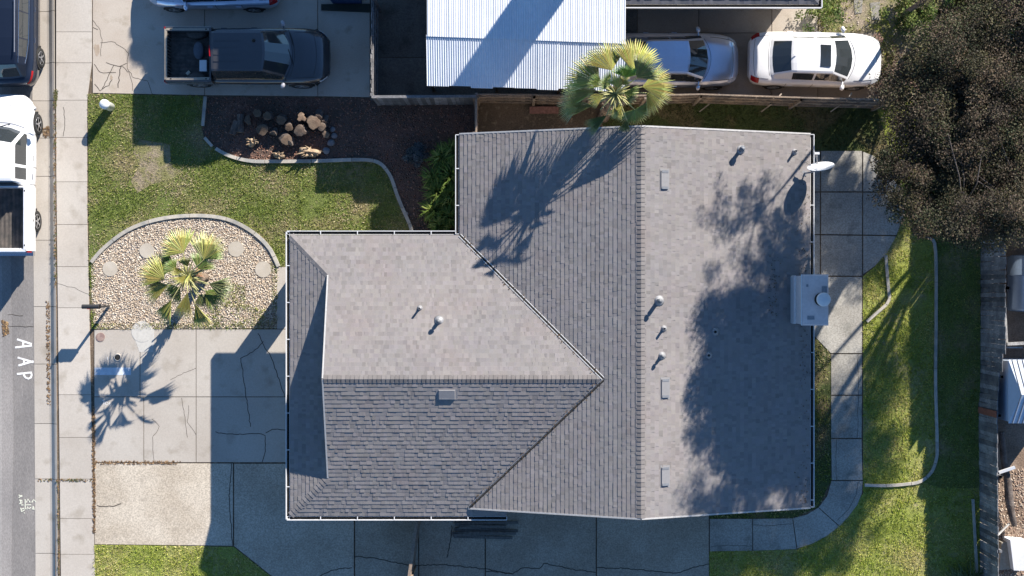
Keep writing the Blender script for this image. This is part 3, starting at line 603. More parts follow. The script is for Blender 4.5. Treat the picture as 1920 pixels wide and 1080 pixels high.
# walls, garage door, entry
b = MB(); hw = GP([(592, 948), (592, 620), (722, 620), (722, 458), (884, 458), (884, 288), (1478, 288), (1478, 912), (884, 912), (884, 948)])
b.prism(hw, 0, 2.44, stucco); b.wall(GP([(592, 457), (592, 527)]), .16, 0, 2.5, stucco); b.wall(GP([(592, 462), (606, 462)]), .16, 0, 2.5, stucco, .99)
b.prism([(-5.55, .0), (-5.55, -5.7), (-5.45, -5.7), (-5.45, .0)], 2.9, lambda x, y: min(planeN(0, y), planeS(0, y))-.15, stucco)
b.wall(GP([(600, 530), (600, 531)]), .1, 0, .05, stucco)
gx0, gy0, gx1, gy1 = -1.0, 4.7, 9.0, -6.6
for y in (4.6, -6.75): b.add([(-1.2, y, 2.4), (9.3, y, 2.4), (4.0, y, 4.1)], [(0, 1, 2)], stucco); b.add([(-1.2, y-.1, 2.4), (9.3, y-.1, 2.4), (4.0, y-.1, 4.1)], [(2, 1, 0)], stucco)
b.build('wall', house)
gd = MB(); wx = G(592, 0).x-.03
for k in range(4): gd.box((wx, G(0, 790).y, .28+k*.55), (.05, 4.8, .52), white_m, col=.9)
gd.build('garage_door', house)
fd = MB(); fd.box((G(722, 0).x-.03, G(0, 560).y, 1.02), (.05, .92, 2.03), wood_brown); fdo = fd.build('front_door', house); hd = MB(); hd.lathe([(0, -.03), (.03, -.02), (.03, .02), (0, .03)], (G(722, 0).x-.09, G(0, 560).y-.36, 1.0), chrome, 10); hd.build('handle', fdo)
def window(x, y, w, ax, parent):
    f = MB(); g = MB(); s = (.06, w+.1, 1.3) if ax == 'x' else (w+.1, .06, 1.3); s2 = (.07, w, 1.2) if ax == 'x' else (w, .07, 1.2)
    f.box((x, y, 1.5), s, white_m); g.box((x, y, 1.5), s2, glass); fo = f.build('window', parent); g.build('pane', fo)
for px, py, w, ax in ((1478, 380, 1.8, 'x'), (1478, 730, 1.4, 'x'), (1478, 860, 1.0, 'x'), (1000, 288, 1.4, 'y'), (1300, 288, 1.2, 'y'), (1050, 912, 1.4, 'y'), (1300, 912, 1.4, 'y'), (884, 370, 1.6, 'x')):
    g_ = G(px, py); window(g_.x, g_.y, w, ax, house)
# chimney on the garden side
ch = MB(); grayst = M('chimney_siding', (.62, .6, .6), .8, vary=.06); capm = M('chimney_cap_metal', (.72, .59, .55), .6, (.76, .63, .59), 3, spec=.4, vary=.05)
a, c_ = V_(1504, 514.5, 4.3), V_(1553.5, 610.5, 4.3)
cx, cy, sx_, sy_ = (a.x+c_.x)/2, (a.y+c_.y)/2, c_.x-a.x, a.y-c_.y
ch.box((cx-.01, cy, 2.1), (sx_-.06, sy_-.08, 4.24), grayst)
chim = ch.build('chimney', house)
b = MB(); b.box((cx, cy, 4.26), (sx_, sy_, .05), capm); b.box((cx, cy, 4.295), (sx_-.03, sy_-.03, .02), capm, col=1.0, taper=.97)
b.beam((cx-sx_/2-.012, cy-sy_/2, 4.272), (cx-sx_/2-.012, cy+sy_/2, 4.272), .03, .05, white_m); b.box((cx-.26, cy+.45, 4.32), (.06, .08, .05), galv); b.box((cx+.28, cy+.33, 4.315), (.16, .2, .02), galv); b.box((cx-.14, cy-.55, 4.31), (.22, .12, .012), galv, col=.8)
b.build('chimney_cap', chim)
b = MB(); fx, fy = cx+.16, cy+.02; b.lathe([(.17, 4.30), (.17, 4.33), (.13, 4.34), (.13, 4.52), (.0, 4.52)], (fx, fy, 0), galv, 20); b.lathe([(.18, 4.33), (.20, 4.335), (.20, 4.345), (.15, 4.36)], (fx, fy, 0), darkm, 24); b.lathe([(.2, 4.56), (.215, 4.57), (.215, 4.63), (.19, 4.66), (0, 4.675)], (fx+.02, fy, 0), M('flue_grey', (.7, .69, .7), .5, vary=.04), 24)  # dark collar paints the thin shadow below the flue cap
b.build('flue', chim)
b = MB(); b.prism([(cx-sx_/2-.03, cy-sy_/2+.06), (cx-sx_/2+.02, cy-sy_/2+.02), (cx-sx_/2+.02, cy+sy_/2-.02), (cx-sx_/2-.03, cy+sy_/2-.06)], lambda x, y: planeE(x, y)-.1, lambda x, y: 3.35+(x-(cx-sx_/2))*.9, grayst); b.build('cricket', chim)
# roof vents and pipes: real heights above their slope
def rz(x, y):
    return {0: 0}.get(1, None)
def roofz(px, py):
    z = 3.4
    for _ in range(6):
        p = V_(px, py, z)
        if p.x > 4: z = planeE(p.x, p.y)
        elif p.x > -1.7 and (p.x+1.7 > abs(p.y+2.85)*1.0-0 or True) and planeW(p.x, p.y) >= (min(planeN(p.x, p.y), planeS(p.x, p.y))): z = planeW(p.x, p.y)
        else: z = min(planeN(p.x, p.y), planeS(p.x, p.y), planeH(p.x, p.y) if p.x < -5.9 else 99)
    return V_(px, py, z)
def pipe(px, py, r, h, mat, name='vent_pipe', capd=None, label=None):
    p = roofz(px, py); b = MB(); b.lathe([(r*3.0, -.03), (r*2.2, .03), (r*1.5, .07), (r*1.1, .11)], p, galv, 16)
    b.lathe([(r, .0), (r, h), (r*.8, h), (r*.8, h-.03)], p, mat, 16); b.prism([(p.x+r*.78*math.cos(k*.524), p.y+r*.78*math.sin(k*.524)) for k in range(12)], p.z+h-.05, p.z+h-.04, darkm)  # dark disc paints the shade inside the pipe mouth
    if capd: b.lathe([(r*.6, h), (r*.6, h+.06), (capd, h+.07), (capd, h+.12), (capd*.6, h+.16), (0, h+.17)], p, mat, 18)
    return b.build(name, roof, label)
pg = M('pale_pipe', (.15, .155, .165), .5, vary=.05); plead = M('lead_pipe', (.16, .17, .19), .7)
pipe(787, 578, .035, .30, pg); pipe(823, 602, .06, .22, pg, 'flue_pipe', .075); pipe(1234, 564, .065, .36, pg, 'flue_pipe', .08); pipe(1244, 616, .04, .27, pg)
pipe(1240, 667, .05, .2, pg, 'flue_pipe', .06); pipe(1489, 285, .04, .27, pg); pipe(1340, 622, .05, .14, plead); pipe(1328, 666, .045, .14, plead)
p = roofz(1388, 281); b = MB(); b.lathe([(.16, -.04), (.13, .03), (.08, .08)], p, galv, 16); b.lathe([(.06, 0), (.06, .3), (.085, .3), (.085, .38), (.0, .42)], p, plead, 14); b.box(p+Vector((.03, .0, .30)), (.07, .2, .12), galv, Euler((.3, 0, 0)).to_matrix()); b.build('flue_pipe', roof, 'dark flue pipe with tilted pale hood')
def boxvent(px, py, sx, sy, up):
    p = roofz(px, py); b = MB(); q = Matrix.Rotation(math.atan(SL)*up[2], 3, 'Y' if up[0] else 'X')
    vm = M('vent_grey', (.22, .215, .22), .6, vary=.05)
    b.box(p+Vector((0, 0, .005)), (sx*1.25, sy*1.15, .012), vm, q); b.box(p+Vector((0, 0, .025)), (sx, sy, .045), vm, q, taper=.92, col=1.0)
    if up[0]:
        for s_ in (-1, 1): b.box(p+q @ Vector((0, s_*sy*.42, .050)), (sx*.85, sy*.13, .01), plead, q, col=1.6)
    else: b.box(p+q @ Vector((0, -sy*.4, .050)), (sx*.9, sy*.1, .01), plead, q, col=1.6)
    return b.build('roof_vent', roof)
boxvent(838, 740, .54, .33, (0, 1, 1)); boxvent(1246, 337, .26, .60, (1, 0, 1)); boxvent(1247, 728, .26, .60, (1, 0, 1)); boxvent(1247, 893, .26, .60, (1, 0, 1))
# satellite dish on the garden-side eave
dish = thing('satellite_dish', 'pale oval satellite dish on a curved arm at the roof corner beside the patio', 'satellite dish', (9.55, V_(0, 330, 3).y, 2.75))
dm = M('dish_grey', (.6, .61, .63), .5, vary=.04)
b = MB(); dc = V_(1539, 314, 3.35); nrm = Vector((-.18, .90, .42)).normalized(); q = nrm.to_track_quat('Z', 'Y').to_matrix()
prof = [(0, .0)]+[(r, .28*r*r) for r in (.08, .16, .24, .32, .38)]+[(.40, .045), (.40, .03)]+[(r, .28*r*r-.03) for r in (.3, .2, .1)]+[(0, -.03)]
n = 28; S = Matrix.Diagonal((1.08, .95, 1)); vs = []
b.lathe(prof, dc, dm, 28, rot=q @ S); b.build('reflector', dish)
b = MB(); tip = V_(1531, 289, 3.25); b.tube([dc-nrm*.05-Vector((0, 0, .25)), (dc+tip)/2-Vector((0, 0, .22)), tip], [.022, .018, .018], galv, 8); b.box(tip+Vector((0, .02, .03)), (.16, .07, .08), white_m); b.box(tip+Vector((-.01, -.05, .02)), (.07, .12, .07), pg); b.build('feed_arm', dish)
b = MB(); foot = Vector((9.5, dc.y-.12, planeE(9.5, 0))); b.tube([foot, foot+Vector((.15, .0, .3)), dc-nrm*.04], [.028, .028, .028], galv, 8); b.box(foot+Vector((0, 0, .01)), (.16, .16, .02), galv); b.build('mast', dish)
# ---------------------------------------------------------------- fences
def fence(name, label, pts, h, matb, board=.14, posts=(), rails=None, side=1, wob=.015, hf=None, gapc=.006, top=None, lean=0, rubble=False):
    """board fence along a polyline: boards in one mesh, rails, and posts each their own"""
    P = [Vector(p) for p in pts]; t = thing(name, label, 'fence', (P[0].x, P[0].y, 0)); b = MB(); rb = MB(); rs = random.Random(len(label)); tot = 0
    for a, c in zip(P[:-1], P[1:]):
        d = c-a; Lg = d.length; d.normalize(); nn = Vector((-d.y, d.x))*side; n = max(1, int(Lg/board))
        for i in range(n):
            m = a+d*(i+.5)*Lg/n; hh = (hf(m) if hf else h)+rs.uniform(-wob, wob); q = Matrix.Rotation(math.atan2(d.y, d.x), 3, 'Z') @ Matrix.Rotation(rs.uniform(-.02, .02), 3, 'Y') @ Matrix.Rotation(rs.uniform(-.012, .012), 3, 'X')
            off = nn*rs.uniform(-.006, .006); b.box((m.x+off.x, m.y+off.y, hh/2), (Lg/n-gapc*rs.uniform(.5, 2), .02, hh), matb, q, rs.uniform(.5, 1.5))
        if rails is not False:
            for z in (.3, .55*h, h-.18): rb.beam((a.x+nn.x*.04, a.y+nn.y*.04, z), (c.x+nn.x*.04, c.y+nn.y*.04, z), .045, .09, matb)
            if top: rb.beam((a.x, a.y, h+.02), (c.x, c.y, h+.02), top, .03, matb)
        k = max(1, round(Lg/2.4))
        for i in range(k+1):
            m = a+d*i*Lg/k; pb = MB(); hh = (hf(m) if hf else h); pb.box((m.x+nn.x*.08, m.y+nn.y*.08, hh/2), (.09, .09, hh+.03), matb, col=rs.uniform(.8, 1.1)); pb.build('post', t)
    b.build('boards', t)
    if rb.f: rb.split('rail', t)
    return t
colf = M('fence_grey', (.22, .21, .21), .9, (.15, .15, .155), 3, (.4, .6), .3, 18, .004, 40, usecol=True)
colb = M('fence_brown', (.30, .225, .165), .9, (.2, .16, .13), 2, (.4, .6), .3, 18, .004, 40, usecol=True)
fence('wooden_fence', 'dark board fence along the neighbour driveway left of the white metal roof', GP([(708, 20), (707, 196)]), 1.8, colf, side=1)
fence('wooden_fence', 'weathered board fence below the dark concrete yard, left of the cross fence', GP([(708, 197), (896, 196)]), 1.8, colf, side=1, top=.09)
fence('wooden_fence', 'short board fence joining the house roof to the long side fence', GP([(896, 198), (896, 262)]), 1.8, colb, side=-1, top=.06)
sf = fence('wooden_fence', 'long brown board fence running below the two parked silver and white sedans', GP([(898, 192), (1000, 193), (1100, 196), (1300, 192), (1480, 198), (1635, 202)]), 1.75, colb, side=-1, top=.05)
for x in (1318, 1432, 1560):
    b = MB(); a = G(x, 202); b.beam((a.x+.05, a.y-.03, 1.1), (a.x-.2, a.y-.22, .6), .04, .05, wood_old); b.beam((a.x+.42, a.y+.35, .9), (a.x+.2, a.y+.15, 1.4), .04, .05, wood_old); b.build('brace', sf)
bigf = M('rear_fence_grey', (.20, .20, .205), .9, (.12, .12, .13), 2.5, (.4, .6), .3, 16, .004, 40, usecol=True)
def hfe(m): py = 540-m.y*PPM; return 2.1 if py < 655 else (1.85 if py < 690 else 1.6)
ef = fence('tall_rear_fence', 'tall weathered grey fence down the right-hand side of rear lawn', GP([(1839, 150), (1839, 540), (1839, 700), (1835, 770), (1836, 880), (1838, 1150)]), 1.6, bigf, board=.15, side=1, hf=hfe, wob=.03)
b = MB(); a = G(1834, 768); b.box((a.x-.015, a.y, .85), (.03, .22, 1.55), M('rusty_board', (.24, .09, .06), .9, vary=.3)); b.build('rusty_board', ef)
gf = fence('side_fence', 'dark board fence leaving the lower eave beside the driveway with sunlit end', [V_(783, 965, 1.6)[:2], V_(767, 1082, 1.6)[:2], V_(758, 1140, 1.6)[:2]], 1.6, colb, side=1, top=.1)
b = MB()
for i in range(9):
    y = G(0, 978+i*3.4).y; x0, x1 = G(848+random.uniform(0, 14), 0).x, G(958+random.uniform(-12, 14), 0).x
    b.beam((x0, y, .06+.03*(i % 4)), (x1, y+random.uniform(-.06, .06), .06+.03*((i+1) % 4)), .09, .045, M('dark_lumber', (.13, .125, .115), .9, vary=.3))
tag(b.build('lumber_stack'), 'dark stack of boards lying in shade under the lower eave', 'lumber')
# ---------------------------------------------------------------- neighbour's buildings along the top
nh = thing('neighbour_house', 'neighbour house with dark shingle roof, its eave above the silver sedan', 'house', tuple(G(1300, -150)))
nz = 2.62; y_e = V_(0, 8, nz).y; xl, xr = V_(1168, 0, nz).x, V_(1535, 0, nz).x
yc = y_e+4.5
pS = lambda x, y: nz+(y-y_e)*SL; pN = lambda x, y: nz+(2*yc-y-y_e)*SL; pE = lambda x, y: nz+(xr-x)*SL
sp = [[(xl, y_e), (xr, y_e), (xr-4.5, yc), (xl, yc)]]; ep = [[(xr, y_e), (xr, 2*yc-y_e), (xr-4.5, yc)]]; np_ = [[(xl, yc), (xr-4.5, yc), (xr, 2*yc-y_e), (xl, 2*yc-y_e)]]
b = MB()
for ps, f in ((sp, pS), (ep, pE), (np_, pN)):
    for p in ps: b.prism(p, lambda x, y, f=f: f(x, y)-.15, lambda x, y, f=f: f(x, y)-.005, stucco)
nr = b.build('roof', nh)
darksh = M('dark_shingle', (.10, .105, .12), .95, (.13, .13, .145), .5, vary=.1, usecol=True, bump=.0015, bs=200)
shingles(sp, pS, (0, y_e), (0, 1), nr, mat=darksh); shingles(ep, pE, (xr, 0), (-1, 0), nr, mat=darksh)
caps((xr-.05, y_e+.05, nz+.01), (xr-4.5, yc, nz+1.5), nr, 'hip_cap', w=.22, slopes=(.236, .236), mat=darksh)
b = MB(); b.prism([(xl+.2, y_e+.45), (xr-.6, y_e+.45), (xr-.6, 2*yc-y_e-.5), (xl+.2, 2*yc-y_e-.5)], 0, 2.5, stucco); b.build('wall', nh)
def gut2(a, c, n): 
    b = MB(); a = Vector(a); c = Vector(c); n = Vector(n); b.beam(a+n*.11-Vector((0, 0, .05)), c+n*.11-Vector((0, 0, .05)), .03, .12, white_m); b.beam(a+n*.05-Vector((0, 0, .1)), c+n*.05-Vector((0, 0, .1)), .09, .02, darkm); b.build('gutter', nh)
gut2((xl, y_e, nz), (xr+.1, y_e, nz), (0, -1, 0)); gut2((xr, y_e-.1, nz), (xr, 2*yc-y_e, nz), (1, 0, 0))
# unseen two-storey house, added and shaped to shadow the pickup and log bed
th = thing('shadow_house', 'tall pale house beyond the driveway whose shadow covers the black pickup', 'house', tuple(G(750, -400)))
TZ = 5.2; foot = GP([(583, -198), (583, -268), (622, -330), (622, -620), (1140, -620), (1140, -380), (965, -380), (965, -216), (850, -216), (846, -190), (804, -190), (764, -172), (718, -153), (683, -150), (651, -156), (650, -192)])
b = MB(); b.prism(foot, 0, TZ-.2, stucco); b.build('wall', th)
b = MB(); b.prism(foot, TZ-.2, TZ, darksh); cxr = sum(p[0] for p in foot)/len(foot); b.build('roof', th)
for px in (680, 740, 860, 920): g_ = G(px, -165 if px < 760 else -190); window(g_.x, g_.y-.0, 1.0, 'y', th)
cs = thing('shadow_stack', 'tall square stucco chimney just beyond the metal carport', 'chimney', tuple(G(1190, -224)))  # unseen stack added to cast the dark band over the carport roof
b = MB(); b.prism(GP([(1158, -244), (1223, -244), (1223, -204), (1158, -204)]), 0, 7.1, stucco); b.build('shaft', cs); b = MB(); b.prism(GP([(1155, -247), (1226, -247), (1226, -201), (1155, -201)]), 7.1, 7.22, fasc); b.build('crown', cs)
# corrugated carport roof
cp = thing('metal_carport', 'white corrugated metal carport roof in two pitches beside the fence', 'carport', tuple(G(985, 60)))
def corr(x0, x1, ya, yb, za, zb, name, tilt0=0, tilt1=0, per=.076, mat=None):
    """corrugated sheet; ribs run along Y; ya/yb may drift with x"""
    b = MB(); n = int((x1-x0)/per*6); xs = [x0+(x1-x0)*i/n for i in range(n+1)]; vs = []
    for i, x in enumerate(xs):
        f = i/n; k = int(f*9); dz = .009*math.sin(2*math.pi*x/per)+.006*(k % 2)
        jag_ = .03*math.sin(k*2.3)
        vs += [(x, ya+tilt0*f, za+dz), (x, yb+tilt1*f+(jag_ if name[0] == 'l' else 0), zb+dz)]
    b.add(vs, [(2*i, 2*i+2, 2*i+3, 2*i+1)[::-1] for i in range(n)], mat, 1.0, True)
    return b.build(name, cp)
wcor = M('white_corrugated', (.70, .73, .77), .5, (.65, .68, .73), .8, (.4, .6), .05, 8, metal=0, spec=.5)
zA, zB, zC = 2.72, 2.66, 2.25
x0, x1 = V_(801, 0, 2.6).x, V_(1172.5, 0, 2.6).x
yf0, yf1 = V_(0, 68, zB).y, V_(0, 82, zB).y; yb0, yb1 = V_(0, 161, zC).y, V_(0, 171, zC).y
corr(x0, x1, 13.5, yf0, zA+.25, zB, 'upper_sheets', 0, yf1-yf0, mat=wcor)
corr(x0-.03, x1, yf0+.05, yb0, zB-.02, zC, 'lower_sheets', yf1-yf0, yb1-yb0, mat=wcor)
for px, py in ((806, 158), (930, 160), (1050, 162), (1165, 165), (806, 40), (1165, 40)):
    b = MB(); g_ = V_(px, py, 2.3); b.box((g_.x, g_.y+.15, 1.1), (.09, .09, 2.2), wood_old); b.build('post', cp)
b = MB(); g0, g1 = V_(803, 157, 2.2), V_(1170, 166, 2.2); b.beam((g0.x, g0.y+.12, 2.17), (g1.x, g1.y+.12, 2.17), .05, .12, wood_old); g0, g1 = V_(803, 70, 2.5), V_(1170, 80, 2.5); b.beam((g0.x, g0.y, 2.56), (g1.x, g1.y, 2.56), .05, .12, wood_old); b.build('beam', cp)
# ---------------------------------------------------------------- beyond the rear fence
ms = thing('metal_shed', 'small blue and white ribbed metal shed beyond the rear fence', 'shed', tuple(G(1930, 735)))
blu = M('pale_blue_metal', (.45, .52, .62), .4, vary=.04)
xa, xb = V_(1893, 0, 1.9).x, V_(2010, 0, 1.9).x; ya, yb = V_(0, 675, 2).y, V_(0, 795, 2).y; ym = V_(0, 740, 2.2).y
b = MB(); b.prism([(xa+.03, yb+.05), (xb-.03, yb+.05), (xb-.03, ya-.05), (xa+.03, ya-.05)], 0, 1.78, blu); b.build('wall', ms)
b = MB(); b.add([(xa, yb, 1.8), (xb, yb, 1.8), (xb, ym, 2.25), (xa+.25, ym, 2.25), (xa, ya, 1.8), (xb, ya, 1.8)], [(0, 1, 2, 3), (3, 2, 5, 4), (0, 3, 4)], blu)
for i in range(12):
    x = xa+.12+i*.17
    b.beam((x+.12, ym, 2.265), (x, yb, 1.815), .02, .02, plead); b.beam((x+.12, ym, 2.265), (x, ya, 1.815), .02, .02, plead)
b.build('roof', ms)
tk = thing('metal_tank', 'rounded blue-grey metal tank lying in shade beyond the upper rear fence', 'tank', tuple(G(1915, 532)))
b = MB(); tc_ = V_(1928, 532, .8); q = Matrix.Rotation(math.pi/2, 3, 'X')
b.lathe([(.0, -1.0), (.5, -.98), (.66, -.93), (.68, -.3), (.70, -.29), (.70, -.26), (.68, -.25), (.68, .85), (.62, .93), (.0, .98)], (tc_.x, tc_.y, .75), M('tank_blue', (.25, .33, .45), .25, metal=.6, vary=.05), 28, rot=q); b.build('tank', tk)
pf = thing('timber_frame', 'dark timber frame with a cross beam beyond the rear fence', 'timber frame', tuple(G(1900, 640)))
a, c = V_(1888, 645, 1.9), V_(1990, 640, 1.9); b = MB(); b.beam(a, c, .1, .1, wood_grey); b.beam(a-Vector((0, .12, .1)), a+Vector((.55, -.12, -.1)), .05, .06, wood_grey); b.build('beam', pf)
for g_ in (a, c): b = MB(); b.box((g_.x, g_.y, .92), (.1, .1, 1.84), wood_grey); b.build('post', pf)
b = MB(); b.beam((a.x+.03, a.y+.05, 1.8), (a.x-.05, V_(0, 560, 1.8).y, 1.8), .06, .1, wood_grey); b.build('side_rail', pf)
b = MB(); pth = [V_(1878, 810, .5), V_(1882, 860, .45), V_(1890, 905, .4), V_(1892, 935, .4), V_(1897, 965, .35), V_(1902, 985, .3)]
b.tube(pth, [.1, .11, .13, .15, .12, .1], bark, 10); tag(b.build('fallen_trunk'), 'peeling pale tree trunk lying on rubble beyond the rear fence', 'tree trunk')
b = MB(); b.beam(V_(1873, 886, 1.4), V_(1903, 876, 1.5), .09, .09, white_m); tag(b.build('white_pipe'), 'short white pipe leaning on the fence top above the fallen trunk', 'pipe')
b = MB(); b.beam(V_(1870, 1004, .9), V_(1892, 982, .3), .05, .05, wood_grey); tag(b.build('leaning_stake'), 'thin grey stake leaning against the rear fence above the white sack', 'stake')
eh = thing('rear_shadow_house', 'low neighbouring house beyond the rear fence whose shadow darkens the yard', 'house', tuple(G(2250, 300)))  # unseen house added so its shadow darkens the ground past the fence
f_ = GP([(2010, -260), (2600, -260), (2600, 500), (2010, 500)]); b = MB(); b.prism(f_, 0, 3.0, stucco); b.build('wall', eh)
x0_, x1_ = G(1995, 0).x, G(2620, 0).x; y0_, y1_ = G(0, 515).y, G(0, -280).y; m_ = (x0_+x1_)/2; b = MB(); b.add([(x0_, y0_, 3.0), (x1_, y0_, 3.0), (x1_, y1_, 3.0), (x0_, y1_, 3.0), (m_, y0_+3, 4.9), (m_, y1_-3, 4.9)], [(0, 1, 4), (1, 2, 5, 4), (2, 3, 5), (3, 0, 4, 5), (3, 2, 1, 0)], darksh); b.build('roof', eh)
# white cloth sack and cream bin
def lump(name, c, r, sc, mat, label, cat, n=14, amp=.12, seed=1, parent=None, lab=None):
    rs = random.Random(seed); vs = []; fs = []; m = n//2; ph = [rs.uniform(0, 6) for _ in range(6)]
    for i in range(m+1):
        th = math.pi*i/m
        for j in range(n):
            a = 2*math.pi*j/n; rr = r*(1+amp*(math.sin(2*a+ph[0]+th)+math.sin(3*a*1+ph[1]-th*2)*.6+math.sin(5*th+ph[2])*.4+math.sin(7*a+ph[3])*.3*math.sin(th)))*(1+rs.uniform(-amp, amp)*.25)
            vs.append((c[0]+rr*math.sin(th)*math.cos(a)*sc[0], c[1]+rr*math.sin(th)*math.sin(a)*sc[1], c[2]+rr*math.cos(th)*sc[2]))
    for i in range(m):
        for j in range(n): fs.append((i*n+j, (i+1)*n+j, (i+1)*n+(j+1) % n, i*n+(j+1) % n))
    b = MB(); b.add(vs, fs, mat, 1.0, True); o = b.build(name, parent)
    return tag(o, label, cat) if label else o
cloth = M('white_cloth', (.72, .72, .74), .8, vary=.06)
g_ = V_(1908, 1040, .45); b = MB()
b.prism([(g_.x-.2, g_.y-.5), (g_.x+.32, g_.y-.5), (g_.x+.3, g_.y+.5), (g_.x-.35, g_.y+.55)], 0, lambda x, y: .65+.05*math.sin(x*9), cloth); o = b.build('white_sack'); tag(o, 'bulky white fabric sack standing on rubble near the lower right corner', 'sack')
g_ = V_(1886, 1040, .2); b = MB(); b.prism([(g_.x-.3, g_.y-.5), (g_.x+.3, g_.y-.45), (g_.x+.28, g_.y+.5), (g_.x-.2, g_.y+.45)], 0, .35, M('tan_board', (.36, .32, .26), .9, vary=.15)); tag(b.build('tan_crate'), 'flat tan crate between the rear fence and the white sack', 'crate')
# small things: mailbox, white post
mbx = thing('mailbox', 'black mailbox on a thin post at the corner of the gravel bed and pavement', 'mailbox', tuple(G(205, 575)))
blk = M('black_paint', (.03, .03, .032), .5)
b = MB(); g_ = G(205, 574); b.box((g_.x, g_.y, .5), (.07, .07, 1.0), blk); b.build('post', mbx)
b = MB(); b.box((g_.x-.26, g_.y, 1.05), (.58, .15, .12), blk); q = Matrix.Rotation(math.pi/2, 3, 'Y'); b.tube([(g_.x-.55, g_.y, 1.11), (g_.x+.03, g_.y, 1.11)], .075, blk, 16); b.box((g_.x-.25, g_.y, .97), (.6, .13, .03), blk); b.build('box', mbx)
b = MB(); b.box((g_.x-.33, g_.y-.083, 1.13), (.1, .012, .05), M('red_flag', (.4, .03, .03), .5)); b.build('flag', mbx)
ps = thing('white_post', 'short white round-topped post standing on the front lawn corner', 'post', tuple(G(208, 201)))
b = MB(); g_ = G(208, 201); b.lathe([(.15, 0), (.15, .6), (.17, .62), (.17, .70), (.14, .76), (.07, .79), (0, .8)], (g_.x, g_.y, 0), M('white_plastic', (.72, .74, .73), .4, vary=.03), 22); b.build('body', ps)
b = MB(); b.box((G(1020, 207).x, G(1020, 207).y, .05), (1.0, .24, .09), M('red_plank', (.30, .15, .12), .9, vary=.25)); tag(b.build('plank'), 'reddish wooden plank lying by the fence in the narrow side yard', 'plank')
b = MB(); g_ = G(762, 401); b.lathe([(.03, 0), (.03, .05), (.07, .05), (.07, .09), (.04, .1), (.04, .05)], (g_.x, g_.y, 0), galv, 14); tag(b.build('sprinkler_head'), 'small round sprinkler head in the shaded lawn beside the edging', 'sprinkler')
